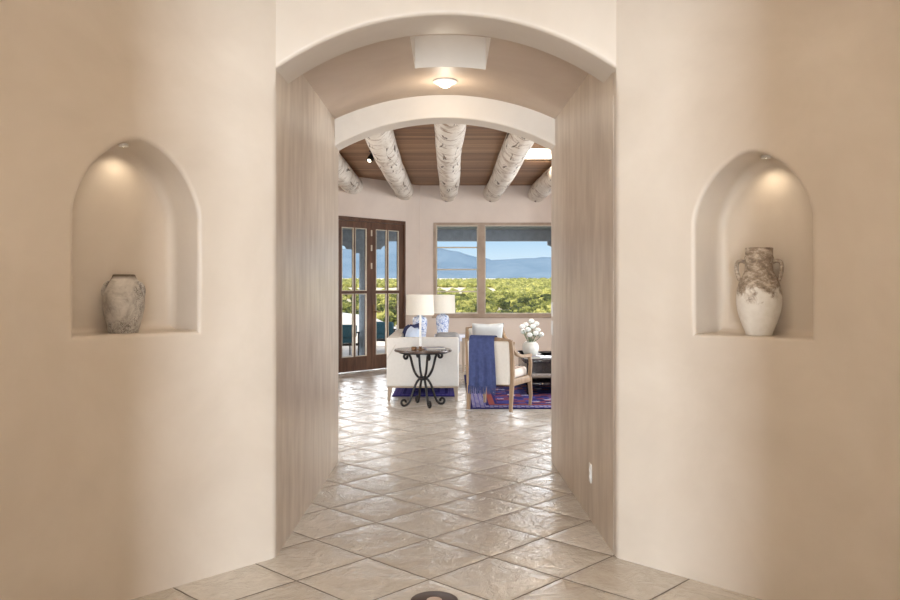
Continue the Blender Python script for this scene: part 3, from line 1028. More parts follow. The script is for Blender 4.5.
# ------------------------------------------------------------------ rugs
mb = MB().rbox((-1.55, -1.75, 0), (1.55, 1.75, 0.012), 0.004)
tag(mb.build('persian_rug', M['rug'], loc=(1.77, 11.20, 0.001), smooth=30), 'blue and rust patterned Persian rug under the wooden armchairs and coffee table', 'rug')
mb = MB().rbox((-0.42, -0.75, 0), (0.42, 0.75, 0.010), 0.004)
tag(mb.build('navy_rug', M['rugnavy'], loc=(-0.325, 11.25, 0.001), smooth=30), 'dark navy purple rug on the tiles under the sofa', 'rug')

# ------------------------------------------------------------------ sofa (end on; back on the left, seat facing right)
t = thing('sofa', 'pale linen sofa seen from its end on grey wooden legs', 'sofa', (-0.335, 10.05, 0))
SL = 2.0
mb = MB().rbox((-0.443, 0, 0.185), (0.443, 0.13, 0.785), 0.02, 3); mb.build('arm', M['sofa'], t, 50)
mb = MB().rbox((-0.443, 0.13, 0.185), (-0.28, SL, 0.785), 0.02, 3); mb.build('backrest', M['sofa'], t, 50)
mb = MB().rbox((-0.28, 0.13, 0.185), (0.42, SL, 0.33), 0.02, 3); mb.build('seat_base', M['sofa'], t, 50)
for k in range(2):
    a, b = 0.135 + k * (SL - 0.135) / 2, 0.13 + (k + 1) * (SL - 0.135) / 2
    MB().rbox((-0.275, a, 0.332), (0.435, b - 0.005, 0.47), 0.045, 4).build('seat_cushion', M['sofa'], t, 60)
MB().rbox((-0.438, 0.006, 0.168), (0.438, SL - 0.006, 0.186), 0.004).build('plinth_rail', M['sofawood'], t, 30)
for x in (-0.405, 0.405):
    for y in (0.04, SL - 0.04):
        s = 1 if x > 0 else -1
        MB().bar([(x, y, 0.17), (x + s * 0.012, y, 0.0)], [0.055, 0.03], [0.055, 0.03], up=(0, 1, 0)).build('leg', M['sofawood'], t, 30)
# piping seam on the end panel
MB().tube([(-0.44, -0.001, 0.52), (-0.33, -0.003, 0.70)], 0.0018, 6).build('seam', M['sofawood'], t)

def pillow_mb(w, h, d, nu=18):
    mb = MB()
    for sgn in (1, -1):
        rows = []
        for i in range(nu + 1):
            row = []
            for j in range(nu + 1):
                u, v = -1 + 2 * i / nu, -1 + 2 * j / nu
                pin = 1 - 0.08 * (1 - abs(u * v)) * max(abs(u), abs(v)) ** 3
                e = max(0, (1 - u ** 4)) ** 0.5 * max(0, (1 - v ** 4)) ** 0.5
                row.append((u * w / 2 * pin, sgn * d / 2 * e, v * h / 2 * pin))
            rows.append(row)
        mb.grid(rows)
    return mb
def pillow(name, label, mat, w, h, d, loc, rz, tilt):
    o = pillow_mb(w, h, d).build(name, mat, smooth=80)
    o.location = loc
    o.rotation_euler = (tilt, 0, rz)
    tag(o, label, 'pillow')
    return o
# pillows lean against the sofa back (facing +x)
pillow('throw_pillow', 'pale blue pillow leaning on the sofa back just behind its near arm', M['paleblue'], 0.44, 0.44, 0.15, (-0.50, 10.50, 0.68), pi / 2 + 0.25, 0.22)
pillow('throw_pillow', 'navy blue pillow on the sofa behind the pale blue one', M['navy'], 0.46, 0.46, 0.16, (-0.57, 10.95, 0.67), pi / 2 + 0.2, 0.22)
pillow('throw_pillow', 'navy blue pillow at the far end of the sofa beside the lamp jar', M['navy'], 0.46, 0.44, 0.15, (-0.545, 11.62, 0.67), pi / 2 - 0.25, 0.22)
o = MB().rbox((-0.17, -0.2, 0), (0.17, 0.2, 0.30), 0.07, 5).build('bolster_cushion', M['greycushion'], loc=(-0.035, 11.3, 0.472), smooth=60)
tag(o, 'grey box cushion standing on the right side of the sofa seat', 'cushion')

# ------------------------------------------------------------------ wrought iron side table
tc = (-0.318, 9.72)
t = thing('iron_side_table', 'round dark side table with scrolled wrought iron legs in front of the sofa end', 'side table', (tc[0], tc[1], 0))
MB().lathe([(0.30, 0.640), (0.335, 0.644), (0.342, 0.652), (0.342, 0.662), (0.336, 0.670), (0.01, 0.671)], seg=64).build('tabletop', M['tabletop'], t, 40)
MB().lathe([(0.285, 0.625), (0.285, 0.641), (0.262, 0.641), (0.262, 0.625)], seg=48, cap=False).build('apron_ring', M['iron'], t, 40)
def spiral(c, r0, r1, a0, a1, n=14):
    return [(c[0] + (r0 + (r1 - r0) * k / n) * cos(a0 + (a1 - a0) * k / n), c[1] + (r0 + (r1 - r0) * k / n) * sin(a0 + (a1 - a0) * k / n)) for k in range(n + 1)]
prof2 = []
# in the (radius, height) plane: foot scroll, sweep to the waist, sweep up to the top scroll
foot = spiral((0.235, 0.052), 0.018, 0.040, radians(200), radians(-90), 16)     # ends at the foot's lowest point
low = [(p[0], p[1]) for p in bez((0.235, 0.012), (0.13, 0.012), (0.15, 0.22), (0.042, 0.325), 14)]
upp = [(p[0], p[1]) for p in bez((0.042, 0.325), (0.17, 0.42), (0.12, 0.63), (0.205, 0.615), 14)]
topc = spiral((0.212, 0.585), 0.032, 0.014, radians(95), radians(-230), 14)
path = foot + low[1:] + upp[1:] + topc[1:]
for k in range(4):
    a = radians(20 + 90 * k)
    lg = MB().tube([(r * cos(a), r * sin(a), z) for r, z in path], 0.0145, 8)
    lg.build('leg', M['iron'], t)
MB().lathe([(0.052, 0.305), (0.060, 0.312), (0.060, 0.338), (0.052, 0.345)], seg=24).build('collar', M['iron'], t)

zt = 0.671
t = thing('candle_holder', 'small bronze candle holder on the round iron side table', 'candle holder', (tc[0] - 0.03, tc[1] - 0.10, zt))
MB().lathe([(0.048, 0), (0.048, 0.006), (0.020, 0.010), (0.014, 0.022), (0.020, 0.030), (0.019, 0.040), (0.014, 0.040)], seg=24).build('base', M['brass'], t)
o = MB().lathe([(0.0135, 0.0), (0.013, 0.36), (0.006, 0.376)], seg=16).build('taper_candle', M['wax'], loc=(tc[0] - 0.03, tc[1] - 0.10, zt + 0.040))
tag(o, 'tall white taper candle in the holder on the iron side table', 'candle')
o = MB().lathe([(0.03, 0), (0.034, 0.02), (0.026, 0.035), (0.010, 0.035)], seg=20).build('trinket_bowl', M['brass'], loc=(tc[0] - 0.105, tc[1] - 0.09, zt))
tag(o, 'tiny brown bowl beside the candle holder on the iron side table', 'bowl')
t = thing('closed_book', 'pale closed book lying on the right of the iron side table', 'book', (tc[0] + 0.14, tc[1] - 0.02, zt), 0.2)
MB().rbox((-0.11, -0.08, 0.003), (0.108, 0.08, 0.020), 0.002).build('pages', M['paper'], t, 30)
mb = MB().box((-0.115, -0.084, 0), (0.112, 0.084, 0.003)); mb.box((-0.115, -0.084, 0.020), (0.112, 0.084, 0.023)); mb.box((-0.117, -0.084, 0), (-0.113, 0.084, 0.023))
mb.build('cover', M['book'], t, 0)

# ------------------------------------------------------------------ end tables and jar lamps behind the sofa
def end_table(loc, w, dpt, h, label):
    t = thing('end_table', label, 'end table', loc)
    MB().rbox((-w/2, -dpt/2, h - 0.035), (w/2, dpt/2, h), 0.006).build('tabletop', M['whitetable'], t, 30)
    MB().box((-w/2 + .03, -dpt/2 + .03, h - 0.10), (w/2 - .03, dpt/2 - .03, h - 0.035)).build('apron', M['whitetable'], t, 0)
    for x in (-w/2 + .04, w/2 - .04):
        for y in (-dpt/2 + .04, dpt/2 - .04):
            MB().bar([(x, y, h - 0.04), (x, y, 0)], [0.045, 0.03], [0.045, 0.03], up=(0, 1, 0)).build('leg', M['sofawood'], t, 30)
    return t
end_table((-0.44, 12.42, 0), 0.52, 0.50, 0.62, 'white end table beyond the sofa carrying the larger jar lamp')
end_table((0.0, 13.75, 0), 0.52, 0.50, 0.60, 'white end table in the far corner carrying the farther jar lamp')
lamp = thing('jar_lamp', 'nearer lamp on a blue and white porcelain jar with a cream drum shade', 'table lamp', (-0.455, 12.40, 0.62), 0, 'blue and white jar lamps behind the sofa')
MB().lathe(refine([(0.085, 0), (0.092, 0.006), (0.095, 0.05), (0.104, 0.15), (0.110, 0.24), (0.106, 0.29), (0.086, 0.325), (0.055, 0.338), (0.045, 0.350), (0.03, 0.352)]), seg=40).build('jar_base', M['jar'], lamp, 60)
MB().tube([(0, 0, 0.35), (0, 0, 0.52)], 0.009, 8).build('stem', M['brass'], lamp)
mb = MB(); mb.lathe([(0.215, 0.36), (0.205, 0.665)], seg=56, cap=False); mb.lathe([(0.211, 0.36), (0.201, 0.665)], seg=56, cap=False)
mb.build('lamp_shade', M['shade'], lamp, 40, fix=False)
mb = MB()
for k in range(3):
    a = 2 * pi * k / 3
    mb.tube([(0, 0, 0.64), (0.2 * cos(a), 0.2 * sin(a), 0.64)], 0.003, 6)
mb.build('shade_spider', M['brass'], lamp)
lamp2 = copy_tree(lamp)
lamp2.location = (-0.125, 13.75, 0.60)
lamp2['label'] = 'farther lamp on a blue and white porcelain jar, partly behind the nearer shade'

# ------------------------------------------------------------------ armchairs
def make_chair():
    t = thing('wooden_armchair', 'weathered oak armchair seen from behind with a blue throw over its back', 'armchair', (0, 0, 0), 0, 'weathered oak armchairs on the Persian rug')
    # local: back at y = -0.27, facing +y
    for s in (-1, 1):
        mb = MB().bar([(s*0.255, -0.30, 0.0), (s*0.258, -0.275, 0.25), (s*0.262, -0.262, 0.42)], [0.034, 0.044, 0.048], [0.034, 0.044, 0.048], up=(0, 1, 0))
        mb.build('leg', M['oak'], t, 30)
        mb = MB().bar([(s*0.285, 0.285, 0.0), (s*0.292, 0.295, 0.12), (s*0.285, 0.27, 0.33)], [0.028, 0.036, 0.046], [0.028, 0.036, 0.046], up=(0, 1, 0))
        mb.build('leg', M['oak'], t, 30)
        # arm: leaves the post, sweeps down and forward, then drops to the seat rail
        arm = bez((s*0.262, -0.285, 0.735), (s*0.285, -0.20, 0.60), (s*0.31, -0.06, 0.60), (s*0.32, 0.16, 0.600), 12)
        mb = MB().bar(arm, 0.045, 0.036); mb.rbox((s*0.32-0.026, 0.14, 0.582), (s*0.32+0.026, 0.20, 0.622), 0.012)
        am = mb.build('armrest', M['oak'], t, 40)
        sup = bez((s*0.318, 0.15, 0.585), (s*0.325, 0.235, 0.53), (s*0.31, 0.20, 0.40), (s*0.290, 0.255, 0.33), 12)
        MB().bar(sup, 0.036, 0.040, up=(0, 1, 0)).build('arm_support', M['oak'], t, 40)
    mb = MB()
    for s in (-1, 1):
        mb.bar([(s*0.262, -0.262, 0.40), (s*0.266, -0.285, 0.62), (s*0.262, -0.315, 0.80)], [0.048, 0.046, 0.042], [0.048, 0.042, 0.036], up=(0, 1, 0))
    mb.bar([(-0.262, -0.312, 0.785), (-0.13, -0.318, 0.805), (0, -0.32, 0.81), (0.13, -0.318, 0.805), (0.262, -0.312, 0.785)], 0.036, 0.048)
    mb.bar([(-0.262, -0.262, 0.43), (0.262, -0.262, 0.43)], 0.034, 0.05)
    mb.build('back_frame', M['oak'], t, 30)
    mb = MB(); mb.bar([(-0.262, -0.255, 0.325), (0.262, -0.255, 0.325)], 0.04, 0.075)
    mb.bar([(-0.285, 0.272, 0.325), (0.285, 0.272, 0.325)], 0.04, 0.075)
    for s in (-1, 1): mb.bar([(s*0.262, -0.26, 0.325), (s*0.285, 0.275, 0.325)], 0.04, 0.075)
    mb.build('seat_frame', M['oak'], t, 30)
    rows = []
    mb = MB().rbox((-0.245, -0.315, 0.30), (0.245, -0.225, 0.79), 0.02, 3)
    # lean the panel with the posts
    mb.v = [(x, y - max(0, (z - 0.42)) * 0.14 + 0.0, z) for x, y, z in mb.v]
    mb.build('back_panel', M['cream'], t, 50)
    mb = MB().rbox((-0.255, -0.215, 0.352), (0.255, 0.285, 0.465), 0.045, 4)
    mb.build('seat_cushion', M['stripe'], t, 60)
    return t
c1 = make_chair()
ca = radians(-24)
c1.location = (0.565, 9.51, 0.013)
c1.rotation_euler = (0, 0, ca)
c2 = copy_tree(c1)
c2.location = (0.545, 11.62, 0.013)
c2.rotation_euler = (0, 0, radians(187))
c2['label'] = 'weathered oak armchair facing the camera behind the first one, with a grey pillow'
# throw over the back of the nearer chair
def throw():
    mb = MB()
    cm = Matrix.Translation((0.565, 9.51, 0.013)) @ Matrix.Rotation(ca, 4, 'Z')
    x0, x1 = -0.215, 0.085
    prof = [(-0.225, 0.60), (-0.24, 0.72), (-0.262, 0.80), (-0.285, 0.835), (-0.318, 0.845), (-0.352, 0.836), (-0.372, 0.80), (-0.376, 0.74), (-0.372, 0.62), (-0.366, 0.50), (-0.362, 0.38), (-0.36, 0.28)]
    nx = 26
    for lay in (0, 1):
        rows = []
        for k, (y, z) in enumerate(prof):
            row = []
            for j in range(nx + 1):
                u = j / nx
                x = x0 + (x1 - x0) * u
                sag = max(0, (0.80 - z)) if k > 5 else 0
                fold = 0.012 * sin(u * 19 + 0.6) * min(1, sag * 3) + 0.006 * sin(u * 41) * min(1, sag * 3)
                spread = 1 + 0.10 * sag * 2
                xx = (x - (x0 + x1) / 2) * spread + (x0 + x1) / 2
                out = -1 if k > 5 else 0
                row.append(cm @ Vector((xx, y + (fold + sag * 0.01) * (1 if k > 5 else 0) - 0.006 * lay * (1 if k > 4 else -1), z + (0.006 * lay if 2 < k < 6 else 0))))
            rows.append(row)
        mb.grid(rows)
    o = mb.build('throw_blanket', M['throw'], smooth=70, fix=False)
    tag(o, 'blue woven throw draped over the back of the nearer armchair', 'blanket')
    fr = MB()
    for j in range(44):
        u = j / 43
        x = (x0 + (x1 - x0) * u - (x0 + x1) / 2) * 1.1 + (x0 + x1) / 2
        jx = rnd.uniform(-0.006, 0.006)
        pts = [cm @ Vector((x, -0.362, 0.285)), cm @ Vector((x + jx, -0.360 + rnd.uniform(-.004, .004), 0.24)), cm @ Vector((x + jx * 2, -0.358, 0.195 + rnd.uniform(-.01, .01)))]
        fr.tube(pts, [0.0035, 0.004, 0.003], 5)
    f = fr.build('fringe', M['throw'], o, fix=False)
    f['kind'] = 'stuff'
throw()
pillow('throw_pillow', 'pale grey pillow standing against the back of the farther armchair', M['greypillow'], 0.46, 0.40, 0.15, (0.535, 11.70, 0.69), radians(187), -0.16)

# ------------------------------------------------------------------ coffee table and what stands on it
t = thing('coffee_table', 'dark espresso coffee table with a lower shelf, cut by the passage wall', 'coffee table', (0, 0, 0.013))
CT = (0.965, 2.25, 10.60, 11.95, 0.45)
MB().rbox((CT[0], CT[2], 0.405), (CT[1], CT[3], 0.45), 0.006).build('tabletop', M['espresso'], t, 30)
mb = MB()
mb.box((CT[0] + .03, CT[2] + .03, 0.27), (CT[1] - .03, CT[2] + .06, 0.405)); mb.box((CT[0] + .03, CT[3] - .06, 0.27), (CT[1] - .03, CT[3] - .03, 0.405))
mb.box((CT[0] + .03, CT[2] + .06, 0.27), (CT[0] + .06, CT[3] - .06, 0.405)); mb.box((CT[1] - .06, CT[2] + .06, 0.27), (CT[1] - .03, CT[3] - .06, 0.405))
mb.build('apron', M['espresso'], t, 0)
MB().rbox((CT[0] + .03, CT[2] + .03, 0.11), (CT[1] - .03, CT[3] - .03, 0.15), 0.006).build('shelf', M['espresso'], t, 30)
for x in (CT[0] + .03, CT[1] - .10):
    for y in (CT[2] + .03, CT[3] - .10):
        MB().rbox((x, y, 0), (x + .07, y + .07, 0.27), 0.006).build('leg', M['espresso'], t, 30)
tz = 0.463
vp = (1.105, 11.25, tz)
o = MB().lathe(refine([(0.06, 0), (0.075, 0.004), (0.098, 0.04), (0.112, 0.085), (0.112, 0.13), (0.098, 0.165), (0.080, 0.178), (0.078, 0.188), (0.070, 0.188), (0.072, 0.17), (0.09, 0.13), (0.09, 0.07)]), seg=48).build('round_vase', M['vasewhite'], loc=vp, smooth=60)
tag(o, 'round cream white vase of white flowers on the coffee table', 'vase')
heads = [(-0.10, 0.00, 0.33), (-0.04, -0.05, 0.36), (0.03, -0.02, 0.40), (0.10, 0.01, 0.35), (0.14, -0.04, 0.29), (0.06, -0.09, 0.31), (-0.06, 0.07, 0.42), (0.02, 0.08, 0.47), (-0.02, -0.10, 0.29), (0.09, 0.10, 0.43), (-0.12, -0.06, 0.40)]
first = True
for i, (hx, hy, hz) in enumerate(heads):
    f = thing('white_flower', 'white blossom on a green stem in the round vase', 'flower', (vp[0], vp[1], vp[2]), 0, 'white flowers in the vase')
    bx, by = hx * 0.25, hy * 0.25
    MB().tube(bez((bx, by, 0.14), (bx * 1.2, by * 1.2, 0.22), (hx * 0.8, hy * 0.8, hz - 0.08), (hx, hy, hz - 0.01), 8), 0.0035, 6).build('stem', M['stem'], f)
    mb = MB()
    for k in range(26):
        a = k * 2.399; zz = 1 - 2 * (k + 0.5) / 26
        rr = sqrt(1 - zz * zz)
        d = Vector((rr * cos(a), rr * sin(a), zz * 0.8))
        c = Vector((hx, hy, hz)) + d * 0.030
        mb.blob(c, 0.013, 1, 0.3, 2, k + i, (1, 1, 0.8))
    mb.build('blossom', M['petal'], f, 60)
    for k in range(3):
        mb = MB()
        a = rnd.uniform(0, 2 * pi)
        p0 = Vector((hx * 0.6, hy * 0.6, hz * 0.55 + 0.05 + 0.03 * k))
        dd = Vector((cos(a), sin(a), rnd.uniform(-0.1, 0.5))) * rnd.uniform(0.06, 0.10)
        sd = dd.cross(Vector((0, 0, 1))).normalized() * 0.022
        up = Vector((0, 0, 0.006))
        mb.add([p0, p0 + dd * 0.5 + sd, p0 + dd, p0 + dd * 0.5 - sd, p0 + dd * 0.5 + up], [(0, 1, 4), (1, 2, 4), (2, 3, 4), (3, 0, 4), (0, 3, 2, 1)])
        mb.build('leaf', M['leaf'], f, 0)
def dish(x, y, rx, ry, label):
    mb = MB().lathe([(0.6, 0), (0.66, 0.0), (1.0, 0.028), (0.97, 0.032), (0.62, 0.008), (0.01, 0.008)], seg=40)
    mb.v = [(a * rx, b * ry, c) for a, b, c in mb.v]
    tag(mb.build('shallow_dish', M['black'], loc=(x, y, tz), smooth=50), label, 'dish')
dish(1.42, 11.5, 0.20, 0.12, 'black oval dish on the coffee table to the right of the vase')
dish(1.06, 11.66, 0.10, 0.08, 'small black dish on the coffee table behind the vase')
t = thing('closed_book', 'grey closed book on the near edge of the coffee table', 'book', (1.085, 10.80, tz), -0.1)
MB().rbox((-0.105, -0.075, 0.003), (0.103, 0.075, 0.024), 0.002).build('pages', M['paper'], t, 30)
mb = MB().box((-0.11, -0.08, 0), (0.107, 0.08, 0.003)); mb.box((-0.11, -0.08, 0.024), (0.107, 0.08, 0.027)); mb.box((-0.112, -0.08, 0), (-0.108, 0.08, 0.027))
mb.build('cover', M['book'], t, 0)

# ------------------------------------------------------------------ outside: portal, patio
mb = MB()
mb.box((-9, BY + TH + 0.004, -0.16), (9, 21.5, -0.06)); mb.box((-9, 9.0, -0.16), (-4.75, BY + TH + 0.004, -0.06))
# wedge of patio in front of the angled wall
A, B = D(0.0, 0, TD + 0.01), D(ULEN, 0, TD + 0.01)
mb.add([(A[0], A[1], -0.06), (B[0], B[1], -0.06), (-4.75, BY + TH + .004, -0.06), (A[0], A[1], -0.16), (B[0], B[1], -0.16), (-4.75, BY + TH + .004, -0.16)], [(0, 2, 1), (3, 4, 5), (0, 1, 4, 3), (1, 2, 5, 4), (2, 0, 3, 5)])
struct(mb.build('floor_patio', M['patio'], smooth=0))
mb = MB()
mb.box((-9, BY + TH + 0.01, 2.68), (9, 17.9, 2.78)); 
mb.add([(A[0], A[1], 2.68), (B[0], B[1], 2.68), (-7.5, 12.0, 2.68), (-7.5, BY + TH + .01, 2.68), (A[0], A[1], 2.78), (B[0], B[1], 2.78), (-7.5, 12.0, 2.78), (-7.5, BY + TH + .01, 2.78)], [(0, 1, 2, 3), (4, 5, 6, 7), (1, 2, 6, 5), (2, 3, 7, 6)])
mb.box((-9, 17.75, 2.56), (9, 17.9, 2.68))
struct(mb.build('roof_portal', M['portal'], smooth=0))
mb = MB().rbox((-9, 17.28, 2.36), (9, 17.52, 2.60), 0.02)
struct(mb.build('beam_portal', M['beamdark'], smooth=30))
for i, (x, lab) in enumerate([(-1.83, 'dark round porch post seen through the left French door'), (2.55, 'porch post whose corbel shows at the top of the right window')]):
    t = thing('porch_post', lab, 'porch post', (x, 17.4, -0.06))
    MB().lathe([(0.105, 0), (0.10, 1.2), (0.095, 2.24)], seg=24).build('shaft', M['beamdark'], t, 40)
    mb = MB()
    pr = [(-0.48, 2.42), (0.48, 2.42), (0.48, 2.34), (0.40, 2.31), (0.36, 2.25), (0.26, 2.25), (0.20, 2.17), (-0.20, 2.17), (-0.26, 2.25), (-0.36, 2.25), (-0.40, 2.31), (-0.48, 2.34)]
    k = len(pr)
    mb.add([(a, -0.09, b) for a, b in pr] + [(a, 0.09, b) for a, b in pr], [tuple(range(k)), tuple(reversed(range(k, 2 * k)))] + [(a, (a + 1) % k, (a + 1) % k + k, a + k) for a in range(k)])
    mb.build('corbel', M['beamdark'], t, 0)
# curving adobe wall round the patio
mb = MB()
rows = []
for k in range(41):
    u = k / 40
    x = -6.5 + 6.3 * u; y = 19.6 + 1.0 * sin(u * pi)
    top = 0.80 + 0.16 * sin(u * 5.2 + 0.4) - (0.7 * max(0, u - 0.72) / 0.28)
    r = 0.15
    sec = [(0, -r, -0.1), (0, -r, top - 0.1), (0, -0.7 * r, top - 0.02), (0, 0, top), (0, 0.7 * r, top - 0.02), (0, r, top - 0.1), (0, r, -0.1)]
    rows.append([(x, y + s[1], s[2]) for s in sec])
mb.grid(rows)
k = len(rows[0])
mb.f.append(tuple(range(k))); mb.f.append(tuple(range(len(mb.v) - k, len(mb.v))))
struct(mb.build('wall_patio', M['adobe'], smooth=60))
def lounge(loc, rz, label):
    t = thing('patio_chair', label, 'patio chair', loc, rz)
    MB().rbox((-0.33, -0.33, 0.30), (0.33, 0.36, 0.44), 0.04, 3).build('seat_cushion', M['teal'], t, 50)
    mb = MB().rbox((-0.33, -0.06, 0.0), (0.33, 0.06, 0.27), 0.045, 3)
    R = Matrix.Translation((0, 0.36, 0.42)) @ Matrix.Rotation(-0.25, 4, 'X')
    mb.v = [tuple(R @ Vector(v)) for v in mb.v]
    mb.build('back_cushion', M['teal'], t, 50)
    mb = MB()
    for s in (-1, 1):
        mb.bar([(s*.36, -0.34, 0.50), (s*.36, 0.42, 0.52)], 0.06, 0.03)
    mb.bar([(-.36, .42, 0.28), (.36, .42, 0.28)], 0.03, 0.05); mb.bar([(-.36, -.34, 0.28), (.36, -.34, 0.28)], 0.03, 0.05)
    mb.build('frame', M['iron'], t, 30)
    for s in (-1, 1):
        for y in (-0.34, 0.42):
            MB().tube([(s*.36, y, 0), (s*.36, y, 0.505)], 0.016, 8).build('leg', M['iron'], t)
lounge((-2.35, 17.0, -0.06), radians(200), 'teal cushioned patio chair on the left behind the glass of the doors')
lounge((-1.45, 18.4, -0.06), radians(165), 'teal cushioned patio chair seen through the right French door')
# bare twiggy shrub by the adobe wall
t = thing('bare_shrub', 'bare grey branched shrub outside the right French door', 'shrub', (-1.10, 18.9, -0.06))
mb = MB(); r2 = random.Random(4)
def branch(p, d, L, r, n):
    q = p + d * L
    mb.tube([p, (p + q) / 2 + Vector((r2.uniform(-.03,.03), r2.uniform(-.03,.03), 0)), q], [r, r * .85, r * .7], 5)
    if n == 0: return
    for k in range(3):
        dd = (d + Vector((r2.uniform(-.8,.8), r2.uniform(-.8,.8), r2.uniform(-.1,.5)))).normalized()
        branch(q, dd, L * r2.uniform(.6,.85), r * .65, n - 1)
branch(Vector((0, 0, 0)), Vector((0.05, 0, 1)), 0.38, 0.022, 4)
mb.build('branches', M['bark'], t)

# ------------------------------------------------------------------ land, scrub and mountains
def gz(x, y):
    pts = [(20, -0.6), (40, -3.2), (90, -5.2), (150, -5.6), (1500, 13.5), (3000, 22.0)]
    z = pts[0][1]
    for (a, za), (b, zb) in zip(pts, pts[1:]):
        if y >= a:
            t = min(1, (y - a) / (b - a)); z = za + (zb - za) * t
    z += 0.5 * mnoise.noise(Vector((x * 0.02, y * 0.02, 1.0))) * min(1, y / 80) + 1.4 * mnoise.noise(Vector((x * 0.004, y * 0.004, 5.0))) * min(1, y / 300)
    return z
mb = MB(); rows = []
for k in range(70):
    y = 20.5 * (3000 / 20.5) ** (k / 69)
    hw = 30 + 0.75 * y
    rows.append([(hw * (-1 + 2 * j / 60), y, gz(hw * (-1 + 2 * j / 60), y)) for j in range(61)])
mb.grid(rows)
struct(mb.build('ground', M['ground'], smooth=80))
# mountains: (x pixel of the ridge as an angle, height in px) turned into a real ridge 2.6 km away
prof = [(-1500, 330), (-900, 180), (-600, 240), (-335, 150), (-200, 120), (-107, 36), (-90, 39), (-70, 41), (-58, 45), (-40, 40), (-13, 37), (10, 33), (28, 28), (42, 25), (60, 26), (80, 27), (100, 28), (160, 30), (300, 60), (600, 50), (1200, 90), (1700, 60)]
prof = [(a, min(h, 60)) for a, h in prof]
def ridge(a):
    for (a0, h0), (a1, h1) in zip(prof, prof[1:]):
        if a0 <= a <= a1:
            t = (a - a0) / (a1 - a0); t = t * t * (3 - 2 * t)
            return h0 + (h1 - h0) * t
    return 30
mb = MB(); rows = []
DM = 2600.0
for k in range(13):
    q = k / 12
    row = []
    for j in range(361):
        a = -1500 + 3000 * j / 360
        R = DM - 500 * (1 - q) + (0 if k < 12 else 0)
        x = a / 820 * DM * (0.8 + 0.2 * q)
        y = DM * (0.8 + 0.2 * q)
        hh = ridge(a) / 820 * DM * (q ** 1.5)
        hh *= 1 + 0.05 * mnoise.fractal(Vector((a * 0.08, q * 6, 2)), 1, 2, 4) * (1 if q > 0 else 0)
        row.append((x, y, H + hh - (1 - q) * 10))
    rows.append(row)
rows.append([(x * 1.2, y * 1.25, -20) for x, y, z in rows[-1]])
mb.grid(rows)
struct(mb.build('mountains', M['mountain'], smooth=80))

# juniper bushes
protos = []
for s in range(5):
    mb = MB(); r3 = random.Random(20 + s)
    mb.blob((0, 0, 1.0), 1.05, 3, 0.5, 2.2, s * 3.1, (1, 1, 0.9))
    for k in range(16):
        a = r3.uniform(0, 2 * pi); rr = r3.uniform(0.4, 1.25); z = r3.uniform(0.35, 1.9) * (1.25 - 0.35 * rr)
        mb.blob((rr * cos(a), rr * sin(a), z), r3.uniform(0.30, 0.60), 2, 0.9, 3.0, k + s * 11.3, (1, 1, 0.85))
    mb.lathe([(0.12, -0.4), (0.09, 0.5)], seg=8)
    me = mb.build('juniper_bush', M['bush'], smooth=180, fix=False)
    protos.append(me.data)
    bpy.data.objects.remove(me)
r4 = random.Random(11)
spots = []
Y = 95.0
def blocked(x, y):
    return mnoise.noise(Vector((x * 0.03 + 3.3, y * 0.022, 9.0))) > 0.30 or (330 < y < 520 and x < 26)
cell = 4.7
y = 92.0
while y < 900:
    c = cell * (1 if y < 300 else 1.5)
    xa, xb = (325 - 450) / 820 * y, (575 - 450) / 820 * y
    x = xa
    while x < xb:
        px_, py_ = x + r4.uniform(-.28, .28) * c, y + r4.uniform(-.28, .28) * c
        if not blocked(px_, py_) and r4.random() < 0.88:
            spots.append((px_, py_, r4.uniform(0.7, 1.25) * (1 if y < 300 else 1.4), r4.uniform(0, 6.28)))
        x += c
    y += c
def visible(x, y):
    a = x / y * 820 + 450
    return 432 < a < 553 or 341 < a < 405
def shown(s):
    top = gz(s[0], s[1]) + 2.3 * s[2]
    row = 285 - (top - H) * 820 / s[1]
    return visible(s[0], s[1]) and row < 315
spots.sort(key=lambda s: s[1])
near, far = [], []
for s in spots:
    if shown(s) and len(near) < 295: near.append(s)
    elif s[1] > 100: far.append(s)
for i, (x, y, sc, rz) in enumerate(near):
    o = bpy.data.objects.new('juniper_bush', protos[i % 5])
    COL.objects.link(o)
    o.location = (x, y, gz(x, y) - 0.1); o.rotation_euler = (0, 0, rz); o.scale = (sc, sc, sc * (0.85 + 0.3 * ((i * 37) % 10) / 10))
    tag(o, 'round yellow green juniper bush on the slope outside the windows', 'bush', 'juniper bushes outside the windows')
# the rest of the scrub as one object
base = MB().blob((0, 0, 0.9), 1.5, 2, 0.7, 2.4, 3.3, (1, 1, 0.75))
bv = np.array(base.v); bf = np.array(base.f)
V, F = [], []
for i, (x, y, sc, rz) in enumerate(far):
    c, s = cos(rz), sin(rz)
    R = np.array([[c, -s, 0], [s, c, 0], [0, 0, 1]]) * sc
    V.append(bv @ R.T + np.array([x, y, gz(x, y) - 0.1])); F.append(bf + i * len(bv))
V = np.concatenate(V); F = np.concatenate(F)
me = bpy.data.meshes.new('distant_scrub')
me.from_pydata(V.tolist(), [], F.tolist()); me.update()
me.polygons.foreach_set('use_smooth', [True] * len(me.polygons))
me.materials.append(M['bush'])
o = bpy.data.objects.new('distant_scrub', me); COL.objects.link(o)
tag(o, 'mass of distant yellow green juniper scrub below the mountains', 'scrub', None, 'stuff')

